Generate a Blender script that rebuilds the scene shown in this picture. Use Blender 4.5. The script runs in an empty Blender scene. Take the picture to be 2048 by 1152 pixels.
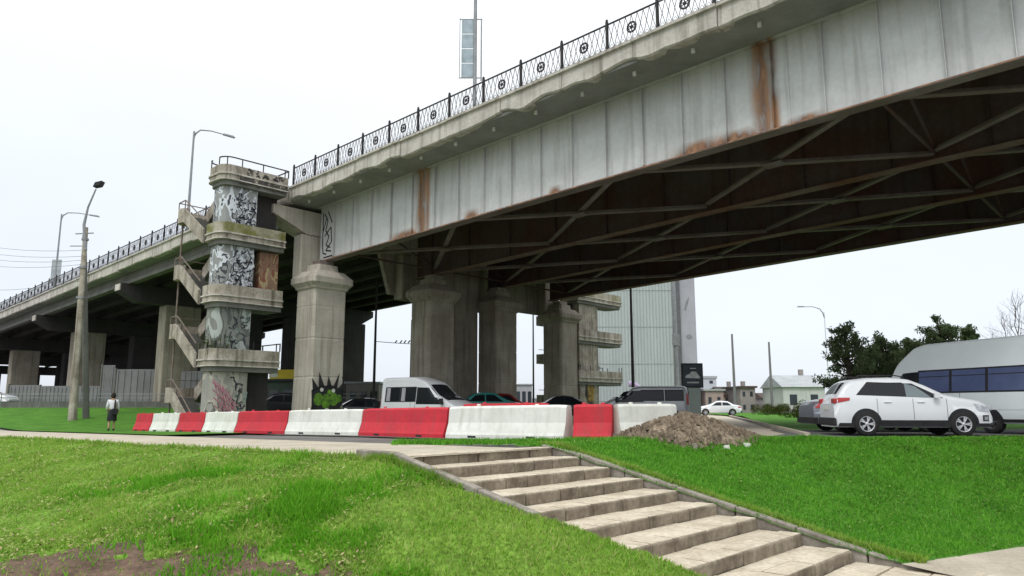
import bpy, math, random
import numpy as np
from mathutils import Vector, Matrix, noise as mnoise
random.seed(7); rng = np.random.default_rng(7)
sc = bpy.context.scene
C = sc.collection
R = math.radians
# ------------------------------------------------------------------ camera
F = 1480.0; PITCH = math.atan(239/1480); cp, sp = math.cos(PITCH), math.sin(PITCH); EZ = .75
cam = bpy.data.cameras.new('camera'); co = bpy.data.objects.new('camera', cam); C.objects.link(co)
cam.sensor_width = 36; cam.lens = 36*F/2048; cam.clip_end = 6000; cam.clip_start = .05
co.location = (0, 0, EZ); co.rotation_euler = (math.pi/2+PITCH, 0, 0); sc.camera = co
def at(u, v, Y):                       # where the line of sight through a picture point meets the depth Y
    xc = (u-1024)/F; yc = (576-v)/F
    dy = cp-yc*sp; dz = sp+yc*cp; t = Y/dy
    return (xc*t, Y, EZ+dz*t)
# frames: the bridge and the path run the same way
AX = (0.7361, -0.6769); BX = (0.6769, 0.7361); TH = math.atan2(AX[1], AX[0])
O = (-10.18, 40.0)
def W(a, b, z=0): return (O[0]+a*AX[0]+b*BX[0], O[1]+a*AX[1]+b*BX[1], z)
R0 = (.47, 14.0)
def st2w(s, t): return (R0[0]+s*AX[0]+t*BX[0], R0[1]+s*AX[1]+t*BX[1])
def w2st(X, Y):
    dx, dy = X-R0[0], Y-R0[1]
    return dx*AX[0]+dy*AX[1], dx*BX[0]+dy*BX[1]
def sm(x): x = min(1, max(0, x)); return x*x*(3-2*x)
def zg(X, Y):
    s, t = w2st(X, Y)
    z = .0115*min(0, max(-45, s))
    c = max(0, t-4.4)
    u = max(0, -3.2-t)
    d = .225*max(0, s-c)+.20*u
    if d > .95: d = .95+.5*math.tanh((d-.95)/.5)
    z -= d
    z += 1.25*sm((Y-37)/17)*sm((-X-9)/12)
    if u > 0: z += .05*math.sin(X*1.3+Y*.7)*math.sin(Y*1.1-X*.4)*min(1, u)
    return z

# ------------------------------------------------------------------ materials
def nt(m): return m.node_tree.nodes, m.node_tree.links
MC = {}
def mat(name, c1, c2=None, scale=2., rough=.8, bump=.0, metal=0., streak=0., dark=None, detail=6, spec=.3, fine=None, stretch=(1,1,1), lo=.35, hi=.65, coat=0, bscale=None):
    if name in MC: return MC[name]
    m = bpy.data.materials.new(name); m.use_nodes = True; N, L = nt(m)
    b = N['Principled BSDF']; b.inputs['Roughness'].default_value = rough; b.inputs['Metallic'].default_value = metal
    b.inputs['Specular IOR Level'].default_value = spec
    b.inputs['Coat Weight'].default_value = coat
    g = N.new('ShaderNodeNewGeometry'); mp = N.new('ShaderNodeMapping'); L.new(g.outputs['Position'], mp.inputs[0]); mp.inputs['Scale'].default_value = stretch
    n = N.new('ShaderNodeTexNoise'); n.inputs['Scale'].default_value = scale; n.inputs['Detail'].default_value = detail; n.inputs['Roughness'].default_value = .62
    L.new(mp.outputs[0], n.inputs['Vector'])
    r = N.new('ShaderNodeValToRGB'); L.new(n.outputs['Fac'], r.inputs[0])
    c2 = c2 or tuple(x*.8 for x in c1)
    r.color_ramp.elements[0].position = lo; r.color_ramp.elements[1].position = hi
    r.color_ramp.elements[0].color = (*c2, 1); r.color_ramp.elements[1].color = (*c1, 1)
    col = r.outputs[0]
    if fine:
        n2 = N.new('ShaderNodeTexNoise'); n2.inputs['Scale'].default_value = fine[0]; n2.inputs['Detail'].default_value = 4; L.new(mp.outputs[0], n2.inputs['Vector'])
        mr = N.new('ShaderNodeMapRange'); L.new(n2.outputs['Fac'], mr.inputs[0]); mr.inputs[1].default_value = .3; mr.inputs[2].default_value = .7
        mr.inputs[3].default_value = 1-fine[1]; mr.inputs[4].default_value = 1+fine[1]
        mx = N.new('ShaderNodeVectorMath'); mx.operation = 'SCALE'; L.new(col, mx.inputs[0]); L.new(mr.outputs[0], mx.inputs['Scale']); col = mx.outputs[0]
    if streak:
        mp2 = N.new('ShaderNodeMapping'); L.new(g.outputs['Position'], mp2.inputs[0]); mp2.inputs['Scale'].default_value = (2.6, 2.6, .16)
        n3 = N.new('ShaderNodeTexNoise'); n3.inputs['Scale'].default_value = 1.6; n3.inputs['Detail'].default_value = 5; L.new(mp2.outputs[0], n3.inputs['Vector'])
        mr = N.new('ShaderNodeMapRange'); L.new(n3.outputs['Fac'], mr.inputs[0]); mr.inputs[1].default_value = .5; mr.inputs[2].default_value = .72
        mr.inputs[3].default_value = 0; mr.inputs[4].default_value = streak
        mx = N.new('ShaderNodeMix'); mx.data_type = 'RGBA'; L.new(mr.outputs[0], mx.inputs[0]); L.new(col, mx.inputs[6]); mx.inputs[7].default_value = (*(dark or (.05,.045,.04)), 1); col = mx.outputs[2]
    L.new(col, b.inputs['Base Color'])
    if bump:
        nb = N.new('ShaderNodeTexNoise'); nb.inputs['Scale'].default_value = bscale or scale*5; nb.inputs['Detail'].default_value = 5; L.new(mp.outputs[0], nb.inputs['Vector'])
        bp = N.new('ShaderNodeBump'); bp.inputs['Strength'].default_value = bump; bp.inputs['Distance'].default_value = .04
        L.new(nb.outputs['Fac'], bp.inputs['Height']); L.new(bp.outputs[0], b.inputs['Normal'])
    MC[name] = m
    return m
def math_n(N, L, op, a, b=None, c=None, clamp=False):
    n = N.new('ShaderNodeMath'); n.operation = op; n.use_clamp = clamp
    for i, x in enumerate((a, b, c)):
        if x is None: continue
        if isinstance(x, (int, float)): n.inputs[i].default_value = x
        else: L.new(x, n.inputs[i])
    return n.outputs[0]
# weathered painted steel; rust stands where the bands and the flange spots are (object space: x along the bridge)
def steel_paint():
    m = mat('pale grey painted steel', (.63,.64,.64), (.52,.53,.53), scale=.5, rough=.55, bump=.06, streak=.5, dark=(.30,.29,.27), fine=(7,.05), spec=.3)
    N, L = nt(m); b = N['Principled BSDF']; src = b.inputs['Base Color'].links[0].from_socket
    tc = N.new('ShaderNodeTexCoord'); sx = N.new('ShaderNodeSeparateXYZ'); L.new(tc.outputs['Object'], sx.inputs[0])
    no = N.new('ShaderNodeTexNoise'); no.inputs['Scale'].default_value = 1.8; no.inputs['Detail'].default_value = 7
    mp = N.new('ShaderNodeMapping'); mp.inputs['Scale'].default_value = (2.2,1,.5); L.new(tc.outputs['Object'], mp.inputs[0]); L.new(mp.outputs[0], no.inputs['Vector'])
    tot = None
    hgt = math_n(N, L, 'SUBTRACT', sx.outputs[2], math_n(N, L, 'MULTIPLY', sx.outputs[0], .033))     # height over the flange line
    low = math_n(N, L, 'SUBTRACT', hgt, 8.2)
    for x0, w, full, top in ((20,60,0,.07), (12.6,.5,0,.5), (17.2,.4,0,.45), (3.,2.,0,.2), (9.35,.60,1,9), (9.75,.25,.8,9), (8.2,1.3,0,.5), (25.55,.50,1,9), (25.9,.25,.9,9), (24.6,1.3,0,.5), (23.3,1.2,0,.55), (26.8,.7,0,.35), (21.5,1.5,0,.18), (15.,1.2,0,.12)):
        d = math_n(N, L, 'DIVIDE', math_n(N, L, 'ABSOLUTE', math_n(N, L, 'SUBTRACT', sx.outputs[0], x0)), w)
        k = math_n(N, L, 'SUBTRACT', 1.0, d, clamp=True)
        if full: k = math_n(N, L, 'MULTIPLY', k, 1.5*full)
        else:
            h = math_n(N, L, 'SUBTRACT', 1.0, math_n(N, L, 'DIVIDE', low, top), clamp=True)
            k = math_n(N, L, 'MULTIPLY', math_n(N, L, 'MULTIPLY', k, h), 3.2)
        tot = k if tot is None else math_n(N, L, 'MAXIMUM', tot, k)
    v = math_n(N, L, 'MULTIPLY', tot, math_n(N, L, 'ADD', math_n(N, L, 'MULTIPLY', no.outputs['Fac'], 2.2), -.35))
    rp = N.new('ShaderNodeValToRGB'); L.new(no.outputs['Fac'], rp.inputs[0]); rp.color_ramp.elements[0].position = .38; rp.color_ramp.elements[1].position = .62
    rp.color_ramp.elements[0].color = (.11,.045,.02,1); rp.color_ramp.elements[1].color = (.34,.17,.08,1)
    vv = math_n(N, L, 'MINIMUM', v, .93)
    vv = math_n(N, L, 'MAXIMUM', vv, 0.0)
    # darker towards the top of the web under the slab
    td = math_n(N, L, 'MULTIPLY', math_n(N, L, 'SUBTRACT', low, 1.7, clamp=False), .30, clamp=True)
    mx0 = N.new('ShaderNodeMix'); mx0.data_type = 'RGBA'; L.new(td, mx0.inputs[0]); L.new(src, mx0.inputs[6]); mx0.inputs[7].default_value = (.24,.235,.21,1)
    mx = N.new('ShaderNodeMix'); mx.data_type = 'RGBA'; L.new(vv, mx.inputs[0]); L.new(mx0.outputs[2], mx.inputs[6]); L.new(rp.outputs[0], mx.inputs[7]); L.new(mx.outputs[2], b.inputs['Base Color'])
    return m
def graffiti_mat(name, base, paint1, paint2, scale=1.1, th=.5):
    m = mat(name, base, tuple(x*.75 for x in base), scale=1.2, rough=.75, bump=.15, streak=.3)
    N, L = nt(m); b = N['Principled BSDF']; src = b.inputs['Base Color'].links[0].from_socket
    g = N.new('ShaderNodeNewGeometry')
    n0 = N.new('ShaderNodeTexNoise'); n0.inputs['Scale'].default_value = scale; n0.inputs['Detail'].default_value = 2; n0.inputs['Distortion'].default_value = .5
    mpg = N.new('ShaderNodeMapping'); mpg.inputs['Scale'].default_value = (1.5,1.5,.85); L.new(g.outputs['Position'], mpg.inputs[0]); L.new(mpg.outputs[0], n0.inputs['Vector'])
    def band(node, lo, hi):
        a = math_n(N, L, 'GREATER_THAN', node, lo); c = math_n(N, L, 'LESS_THAN', node, hi); return math_n(N, L, 'MULTIPLY', a, c)
    k1 = band(n0.outputs['Fac'], th, th+.09); k2 = band(n0.outputs['Fac'], th-.035, th+.012); k3 = band(n0.outputs['Fac'], th-.14, th-.11)
    c = src
    for k, p in ((k1, paint1), (k2, paint2), (k3, paint2)):
        mx = N.new('ShaderNodeMix'); mx.data_type = 'RGBA'; L.new(math_n(N, L, 'MULTIPLY', k, .85), mx.inputs[0]); L.new(c, mx.inputs[6]); mx.inputs[7].default_value = (*paint2, 1) if p is paint2 else (*paint1, 1); c = mx.outputs[2]
    L.new(c, b.inputs['Base Color'])
    return m
def glass_mat(name, c, rough=.06):
    m = mat(name, c, tuple(x*.7 for x in c), scale=.6, rough=rough, spec=.28); return m

conc_fascia = mat('weathered fascia concrete', (.58,.55,.50), (.40,.375,.335), scale=.9, rough=.9, bump=.35, streak=.75, dark=(.17,.15,.12), fine=(14,.10))
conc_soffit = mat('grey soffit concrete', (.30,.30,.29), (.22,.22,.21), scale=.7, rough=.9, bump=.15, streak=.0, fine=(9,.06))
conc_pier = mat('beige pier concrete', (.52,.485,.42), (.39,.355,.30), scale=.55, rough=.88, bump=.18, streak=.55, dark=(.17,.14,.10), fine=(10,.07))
conc_shade = mat('shaded pier concrete', (.36,.325,.265), (.25,.22,.175), scale=.7, rough=.9, bump=.15, streak=.5, dark=(.07,.055,.04), fine=(8,.08))  # pier concrete with the shade under the bridge in its colour
conc_tower = mat('stained stair concrete', (.46,.42,.36), (.25,.22,.175), scale=1.5, rough=.9, bump=.4, streak=.85, dark=(.11,.095,.065), fine=(12,.12))
conc_moss = mat('mossy stair concrete', (.40,.37,.30), (.17,.17,.05), scale=.9, rough=.92, bump=.35, streak=.5, dark=(.10,.10,.03), fine=(12,.15), lo=.42, hi=.6)
conc_dark = mat('shaded underside concrete', (.060,.056,.056), (.038,.034,.034), scale=.5, rough=.9, bump=.1, streak=.3, dark=(.02,.018,.018))  # shade below the deck is put into this near-black colour
conc_beam = mat('grey beam concrete', (.20,.20,.185), (.14,.14,.125), scale=.8, rough=.9, bump=.15, streak=.4, dark=(.10,.09,.08), fine=(8,.08))
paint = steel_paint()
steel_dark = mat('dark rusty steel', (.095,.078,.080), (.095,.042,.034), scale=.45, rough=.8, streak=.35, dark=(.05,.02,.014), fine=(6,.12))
steel_brace = mat('brace steel', (.24,.205,.20), (.16,.12,.105), scale=.7, rough=.7, fine=(6,.1))
iron = mat('black cast iron railing', (.022,.023,.026), (.035,.03,.028), scale=6, rough=.6)
iron_lt = mat('thin grey railing bars', (.10,.10,.105), (.05,.05,.055), scale=6, rough=.6)
galv = mat('galvanised lamp steel', (.30,.31,.32), (.22,.23,.24), scale=3, rough=.5, metal=.3)
darkpole = mat('dark painted pole', (.03,.03,.032), (.05,.045,.04), scale=3, rough=.6)
white_plastic = mat('white barrier plastic', (.72,.73,.68), (.60,.61,.55), scale=1.3, rough=.6, bump=.08, streak=.45, dark=(.40,.38,.32), fine=(9,.05))
red_plastic = mat('red barrier plastic', (.56,.025,.04), (.44,.022,.035), scale=1.3, rough=.6, bump=.08, streak=.5, dark=(.30,.05,.05), fine=(9,.07))
white_car = mat('white car paint', (.74,.76,.78), (.70,.72,.75), scale=.8, rough=.28, spec=.5, coat=.5)
white_bus = mat('white bus paint', (.80,.85,.85), (.74,.79,.79), scale=.8, rough=.3, spec=.5, coat=.4)
silver_car = mat('silver car paint', (.42,.43,.44), (.36,.37,.38), scale=1, rough=.3, spec=.5, metal=.3, coat=.4)
grey_car = mat('grey car paint', (.25,.27,.30), (.2,.22,.25), scale=1, rough=.3, metal=.4, coat=.5)
black_car = mat('black car paint', (.015,.015,.018), (.02,.02,.022), scale=1, rough=.3, coat=.5)
red_car = mat('red car paint', (.28,.015,.012), (.2,.012,.01), scale=1, rough=.35, coat=.4)
teal_car = mat('teal car paint', (.05,.30,.27), (.04,.24,.22), scale=1, rough=.35, coat=.4)
trim = mat('black plastic trim', (.018,.018,.02), (.028,.028,.03), scale=5, rough=.6)
rubber = mat('tyre rubber', (.018,.018,.018), (.028,.027,.026), scale=8, rough=.85)
alloy = mat('alloy wheel', (.62,.63,.65), (.55,.56,.58), scale=4, rough=.3, metal=.5)
steel_rim = mat('steel wheel', (.16,.16,.165), (.09,.09,.095), scale=6, rough=.5, metal=.4)
glass_dark = glass_mat('dark car glass', (.018,.022,.026))
glass_blue = glass_mat('bluish bus glass', (.10,.13,.26), rough=.15)
glass_clear = glass_mat('pale car glass', (.22,.27,.29), rough=.1)
lamp_red = mat('red tail lamp', (.45,.01,.01), (.35,.01,.01), scale=5, rough=.2, spec=.7)
lamp_white = mat('clear head lamp', (.55,.58,.62), (.3,.32,.35), scale=12, rough=.12, spec=.9)
curtain = mat('pale grey curtain', (.45,.45,.48), (.25,.25,.29), scale=7, rough=.9, stretch=(3,3,.3))
asphalt = mat('dusty asphalt', (.17,.165,.155), (.12,.117,.11), scale=.35, rough=.95, bump=.2, fine=(25,.15), bscale=20)
grass_l = mat('rough lawn', (.17,.29,.045), (.09,.17,.022), scale=2.6, rough=.95, bump=.9, fine=(16,.40), bscale=22, spec=.1, lo=.3, hi=.68)
grass_r = mat('green lawn', (.095,.23,.030), (.050,.145,.020), scale=1.1, rough=.95, bump=.8, fine=(14,.30), bscale=20, spec=.1, lo=.3, hi=.7)
path_m = mat('worn concrete path', (.50,.45,.36), (.38,.335,.26), scale=1.0, rough=.95, bump=.25, fine=(18,.12), bscale=16)
soil_m = mat('bare brown soil', (.16,.105,.075), (.085,.055,.040), scale=4, rough=1, bump=.9, fine=(20,.25), bscale=18)
step_m = mat('worn tan step stone', (.60,.535,.42), (.42,.36,.27), scale=1.9, rough=.95, bump=.45, fine=(16,.16), bscale=14)
riser_m = mat('step riser stone', (.31,.265,.20), (.15,.12,.09), scale=2.4, rough=.95, bump=.4, fine=(16,.16), bscale=14, streak=.5, dark=(.09,.07,.05))
curb_m = mat('kerb stone', (.33,.30,.26), (.16,.14,.115), scale=2.5, rough=.95, bump=.4, fine=(15,.15))
joint_m = mat('dark joint', (.045,.038,.03), (.03,.026,.02), scale=6, rough=1)
dirt_m = mat('heaped earth and rubble', (.30,.24,.175), (.13,.10,.072), scale=3.2, rough=1, bump=1., fine=(13,.35), bscale=10)
pine_m = mat('dark pine needles', (.17,.22,.10), (.08,.115,.06), scale=1.4, rough=.9, fine=(9,.35), spec=.1)
bark_m = mat('bark', (.10,.08,.06), (.05,.04,.03), scale=5, rough=.95, bump=.4)
bush_m = mat('olive bush leaves', (.14,.15,.045), (.06,.075,.022), scale=1.6, rough=.9, fine=(9,.3), spec=.1)
fence_m = mat('grey fence slabs', (.25,.25,.255), (.18,.18,.185), scale=.8, rough=.9, bump=.15, streak=.4, dark=(.16,.15,.14))
hazy_brick_m = mat('red brown brick', (.40,.30,.28), (.34,.26,.25), scale=1, rough=.9, fine=(6,.1))  # brick lightened, distance haze is in the colour
hazy_brick2_m = mat('dark brown brick', (.32,.285,.275), (.27,.24,.235), scale=1, rough=.9, fine=(6,.1))  # brown paled towards grey to paint in haze
plaster_m = mat('pale plaster', (.56,.56,.55), (.50,.50,.49), scale=.5, rough=.9, streak=.3, dark=(.3,.28,.25))
roof_m = mat('grey roof sheet', (.40,.42,.43), (.32,.34,.35), scale=.6, rough=.7)
roof_d = mat('brown roof', (.10,.075,.065), (.07,.05,.045), scale=1, rough=.9)
win_m = glass_mat('dark window', (.04,.05,.06))

# ------------------------------------------------------------------ mesh builder
class MB:
    def __init__(s, grade=0.): s.v = []; s.f = []; s.g = grade; s.sm = []
    def add(s, vs, fs, smooth=False):
        n = len(s.v); s.v += [tuple(p) for p in vs]; s.f += [tuple(i+n for i in f) for f in fs]; s.sm += [smooth]*len(fs)
    def box(s, x0, x1, y0, y1, z0, z1):
        s.hexa([(x0,y0,z0),(x1,y0,z0),(x1,y1,z0),(x0,y1,z0)], [(x0,y0,z1),(x1,y0,z1),(x1,y1,z1),(x0,y1,z1)])
    def hexa(s, b, t):
        s.add(list(b)+list(t), [(3,2,1,0),(4,5,6,7),(0,1,5,4),(1,2,6,5),(2,3,7,6),(3,0,4,7)])
    def bar(s, p, q, w, h=None, up=(0,0,1)):
        p = Vector(p); q = Vector(q); d = (q-p).normalized(); upv = Vector(up)
        if abs(d.dot(upv)) > .98: upv = Vector((1,0,0))
        sd = d.cross(upv).normalized()*(w/2); u2 = sd.cross(d).normalized()*((h or w)/2)
        s.hexa([p-sd-u2, p+sd-u2, q+sd-u2, q-sd-u2], [p-sd+u2, p+sd+u2, q+sd+u2, q-sd+u2])
    def tube(s, pts, rad, n=8, cap=True):
        pts = [Vector(p) for p in pts]; rads = rad if isinstance(rad, (list, tuple)) else [rad]*len(pts)
        rings = []; ref = Vector((0,0,1))
        for i, p in enumerate(pts):
            d = (pts[min(i+1,len(pts)-1)]-pts[max(i-1,0)]).normalized()
            r0 = ref if abs(d.dot(ref)) < .95 else Vector((1,0,0))
            a = d.cross(r0).normalized(); b = d.cross(a)
            rings.append([p+(a*math.cos(k*2*math.pi/n)+b*math.sin(k*2*math.pi/n))*rads[i] for k in range(n)])
        vs = [v for r in rings for v in r]; fs = []
        for i in range(len(rings)-1):
            for k in range(n): fs.append((i*n+k, i*n+(k+1)%n, (i+1)*n+(k+1)%n, (i+1)*n+k))
        s.add(vs, fs, True)
        if cap: s.add(rings[0], [tuple(range(n))]); s.add(rings[-1], [tuple(range(n))[::-1]])
    def lathe(s, prof, n=16, cx=0, cy=0, axis='z', smooth=True):
        vs = []
        for r, z in prof:
            for k in range(n):
                a = 2*math.pi*k/n
                p = (r*math.cos(a), r*math.sin(a), z)
                if axis == 'y': p = (p[0], p[2], p[1])
                if axis == 'x': p = (p[2], p[0], p[1])
                vs.append((p[0]+cx, p[1]+cy, p[2]))
        fs = [(i*n+k, i*n+(k+1)%n, (i+1)*n+(k+1)%n, (i+1)*n+k) for i in range(len(prof)-1) for k in range(n)]
        s.add(vs, fs, smooth)
    def prism(s, poly, y0, y1):          # polygon in x,z extruded along y
        n = len(poly); vs = [(x, y0, z) for x, z in poly]+[(x, y1, z) for x, z in poly]
        fs = [tuple(range(n))[::-1], tuple(range(n, 2*n))]+[(i, (i+1)%n, n+(i+1)%n, n+i) for i in range(n)]
        s.add(vs, fs)
    def prismx(s, poly, x0, x1):         # polygon in y,z extruded along x
        n = len(poly); vs = [(x0, y, z) for y, z in poly]+[(x1, y, z) for y, z in poly]
        fs = [tuple(range(n)), tuple(range(n, 2*n))[::-1]]+[((i+1)%n, i, n+i, n+(i+1)%n) for i in range(n)]
        s.add(vs, fs)
    def prismz(s, poly, z0, z1):
        n = len(poly); vs = [(x, y, z0) for x, y in poly]+[(x, y, z1) for x, y in poly]
        fs = [tuple(range(n))[::-1], tuple(range(n, 2*n))]+[(i, (i+1)%n, n+(i+1)%n, n+i) for i in range(n)]
        s.add(vs, fs)
    def grid(s, P, smooth=True, closed=False):
        m, n = len(P), len(P[0]); vs = [p for r in P for p in r]; fs = []
        for i in range(m-1):
            for k in range(n if closed else n-1): fs.append((i*n+k, i*n+(k+1)%n, (i+1)*n+(k+1)%n, (i+1)*n+k))
        s.add(vs, fs, smooth)
    def mesh(s, name):
        me = bpy.data.meshes.new(name)
        v = s.v if not s.g else [(x, y, z+s.g*x) for x, y, z in s.v]
        me.from_pydata([tuple(p) for p in v], [], s.f); me.update()
        me.polygons.foreach_set('use_smooth', s.sm)
        return me
    def build(s, name, m, parent=None, loc=None, rz=0, bevel=0, seg=2, fix=True):
        me = s.mesh(name)
        if fix and len(s.f) < 30000:
            import bmesh
            bm = bmesh.new(); bm.from_mesh(me); bmesh.ops.recalc_face_normals(bm, faces=bm.faces); bm.to_mesh(me); bm.free()
        o = bpy.data.objects.new(name, me); C.objects.link(o)
        me.materials.append(m)
        if parent: o.parent = parent
        if loc: o.location = loc
        if rz: o.rotation_euler = (0, 0, rz)
        if bevel:
            md = o.modifiers.new('bevel', 'BEVEL'); md.width = bevel; md.segments = seg; md.limit_method = 'ANGLE'; md.angle_limit = R(35)
        return o
def tag(o, label=None, cat=None, group=None, kind=None):
    if label: o['label'] = label
    if cat: o['category'] = cat
    if group: o['group'] = group
    if kind: o['kind'] = kind
    return o
def thing(name, label, cat, loc=(0,0,0), rz=0, group=None):
    o = bpy.data.objects.new(name, None); C.objects.link(o); o.location = loc; o.rotation_euler = (0, 0, rz); o.empty_display_size = .3
    return tag(o, label, cat, group)
def kids(o): return [c for c in bpy.data.objects if c.parent == o]
def copy_tree(o, parent=None, loc=None, rz=None, label=None):
    c = o.copy(); C.objects.link(c)
    if parent: c.parent = parent
    if loc is not None: c.location = loc
    if rz is not None: c.rotation_euler = (0, 0, rz)
    if label: c['label'] = label
    for k in kids(o): copy_tree(k, c)
    return c

# ------------------------------------------------------------------ world, sun
w = bpy.data.worlds.new('World'); sc.world = w; w.use_nodes = True
N, L = w.node_tree.nodes, w.node_tree.links
SUN_EL, SUN_AZ = R(52), R(200)
bg = N['Background']; out = N['World Output']
sky = N.new('ShaderNodeTexSky'); sky.sky_type = 'NISHITA'; sky.sun_disc = False; sky.sun_elevation = SUN_EL; sky.sun_rotation = SUN_AZ
hs = N.new('ShaderNodeHueSaturation'); hs.inputs['Saturation'].default_value = .35; L.new(sky.outputs[0], hs.inputs['Color'])
L.new(hs.outputs[0], bg.inputs[0]); bg.inputs[1].default_value = .05
tc = N.new('ShaderNodeTexCoord'); sx = N.new('ShaderNodeSeparateXYZ'); L.new(tc.outputs['Generated'], sx.inputs[0])
cl = N.new('ShaderNodeTexNoise'); cl.inputs['Scale'].default_value = 2.2; cl.inputs['Detail'].default_value = 5
mpw = N.new('ShaderNodeMapping'); mpw.inputs['Scale'].default_value = (1,1,2.5); L.new(tc.outputs['Generated'], mpw.inputs[0]); L.new(mpw.outputs[0], cl.inputs['Vector'])
rw = N.new('ShaderNodeValToRGB'); e = rw.color_ramp.elements
e[0].position = 0; e[0].color = (.50,.54,.60,1); e[1].position = 1; e[1].color = (1.9,1.93,1.95,1)
for p, c in ((.03, (.57,.61,.69)), (.22, (.70,.745,.80)), (.40, (.86,.89,.90)), (.62, (1.2,1.23,1.25))):
    q = rw.color_ramp.elements.new(p); q.color = (*c, 1)
L.new(sx.outputs[2], rw.inputs[0])
mrw = N.new('ShaderNodeMapRange'); L.new(cl.outputs['Fac'], mrw.inputs[0]); mrw.inputs[1].default_value = .3; mrw.inputs[2].default_value = .7; mrw.inputs[3].default_value = .96; mrw.inputs[4].default_value = 1.05
mw = N.new('ShaderNodeVectorMath'); mw.operation = 'SCALE'; L.new(rw.outputs[0], mw.inputs[0]); L.new(mrw.outputs[0], mw.inputs['Scale'])
bg2 = N.new('ShaderNodeBackground'); L.new(mw.outputs[0], bg2.inputs[0]); bg2.inputs[1].default_value = 1.
ad = N.new('ShaderNodeAddShader'); L.new(bg.outputs[0], ad.inputs[0]); L.new(bg2.outputs[0], ad.inputs[1]); L.new(ad.outputs[0], out.inputs[0])
sl = bpy.data.lights.new('sun', 'SUN'); sl.energy = 1.1; sl.angle = R(14); sl.color = (1,.96,.9)
so = bpy.data.objects.new('sun', sl); C.objects.link(so)
sd = Vector((math.sin(SUN_AZ)*math.cos(SUN_EL), math.cos(SUN_AZ)*math.cos(SUN_EL), math.sin(SUN_EL)))
so.rotation_euler = (-sd).to_track_quat('-Z', 'Y').to_euler()
sc.view_settings.view_transform = 'Standard'; sc.view_settings.look = 'None'; sc.view_settings.exposure = 0
sc.render.engine = 'CYCLES'

# ------------------------------------------------------------------ ground
def axis(lo, hi, step, far, n):
    m = list(np.arange(lo, hi+1e-6, step)); k = [(far-hi)*(i/n)**3+hi for i in range(1, n+1)]; j = [lo-(far-abs(lo)*0)*(i/n)**3 for i in range(n, 0, -1)]
    return j+m+k
gx = axis(-40, 30, .5, 1800, 16); gy = axis(-4, 60, .5, 3000, 18)
g = MB(); P = []
for y in gy:
    row = []
    for x in gx:
        s, t = w2st(x, y); z = zg(x, y)-.07
        if -3.7 < t < .6 and -.4 < s < 7.2: z -= .35
        row.append((x, y, z))
    P.append(row)
g.grid(P)
tag(g.build('ground', asphalt, fix=False), kind='structure')
def sheet(name, m, S, T, dz, fn=None, kind='structure', label=None, cat=None):
    g = MB(); P = []
    for t in T:
        row = []
        for s in S(t):
            x, y = st2w(s, t); row.append((x, y, (fn or zg)(x, y)+dz))
        P.append(row)
    g.grid(P)
    return tag(g.build(name, m, fix=False), kind=kind)
fr = lambda a, b, n: [a+(b-a)*i/n for i in range(n+1)]
def bumpy(x, y):
    return zg(x, y)+.035*mnoise.noise((x*1.7, y*1.7, 0))+.02*mnoise.noise((x*5, y*5, 3))
sheet('lawn', grass_l, lambda t: fr(-60, 14, 260), fr(-24, -3.26, 90), .0, bumpy)
def right_lim(t): return 5.95+.28*t
sheet('lawn', grass_r, lambda t: fr(max(0, t-4.4)-(1.6 if t > 1 else .2+1.4*t), right_lim(t) if t < 13 else 12, 60), fr(.42, 30, 120), .0, bumpy)
sheet('path', path_m, lambda t: fr(-62, .05, 90), fr(-3.30, -.0, 8), .0)
sheet('path', path_m, lambda t: fr(right_lim(t)-.02, right_lim(t)+3.4, 8), fr(.3, 16, 24), .01)
sheet('lawn', grass_r, lambda t: fr(-62, -17.5, 60), fr(.5, 45, 60), .01)     # green behind the path, left
# grey strip of crossing walk and lawn, right background
def poly_sheet(name, m, pts, z, sub=1):
    g = MB(); g.add([(x, y, z) for x, y in pts], [tuple(range(len(pts)))]); return tag(g.build(name, m), kind='structure')
poly_sheet('footway', path_m, [(5.2,20.5), (8.0,21.0), (20,70), (26,110), (20,110), (14,60)], -.055)
poly_sheet('lawn', grass_r, [(9.6,27.0), (24,28.2), (60,60), (70,150), (32,150), (21.5,70)], -.05)
poly_sheet('road', mat('worn road', (.155,.15,.145), (.11,.108,.105), scale=.5, rough=.95, fine=(18,.12)), [(5.6,18.3), (8,18.9), (40,19.8), (60,20), (60,32), (24,28.1), (9.2,26.9), (8.4,23)], -.035)
kb = MB(); kb.bar((8.3,21.2,-.02), (20.3,70,-.02), .16, .14)
tag(kb.build('kerb', path_m), 'long pale grey kerb stone line along the walk beside the right grass', 'kerb')
kb = MB(); kb.bar((-40,60.5,1.05), (-13,60.5,1.05), .3, .35)
# turf creeping over the left ends of the lower steps
def turf_edge(s): return -3.27+.50*sm((s-1.5)/3.2)+.10*mnoise.noise((s*1.4,2,0))+.05*mnoise.noise((s*5,2,0))
def turf_z(x, y):
    s, t = w2st(x, y); k = sm((turf_edge(s)-t)/.35); f = -.2239*max(0, s)-.10+.155*k*sm((s-1.0)/1.)-.30*(1-sm((s-.8)/.5))+.03*mnoise.noise((x*5, y*5, 3))
    w_ = sm((t+5.6)/2.3)*sm((s-.8)/.6); return (bumpy(x, y)+.012)*(1-w_)+f*w_-.03*(1-sm((t+5.9)/.5))
g = MB(); P = []
for i in range(111):
    q = .8+8.5*i/110; e_ = turf_edge(q); P.append([(lambda xy: (*xy, turf_z(*xy)))(st2w(q, -5.9+(e_+5.9)*k/30)) for k in range(31)])
g.grid(P); tag(g.build('lawn', grass_l, fix=False), kind='structure')
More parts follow.
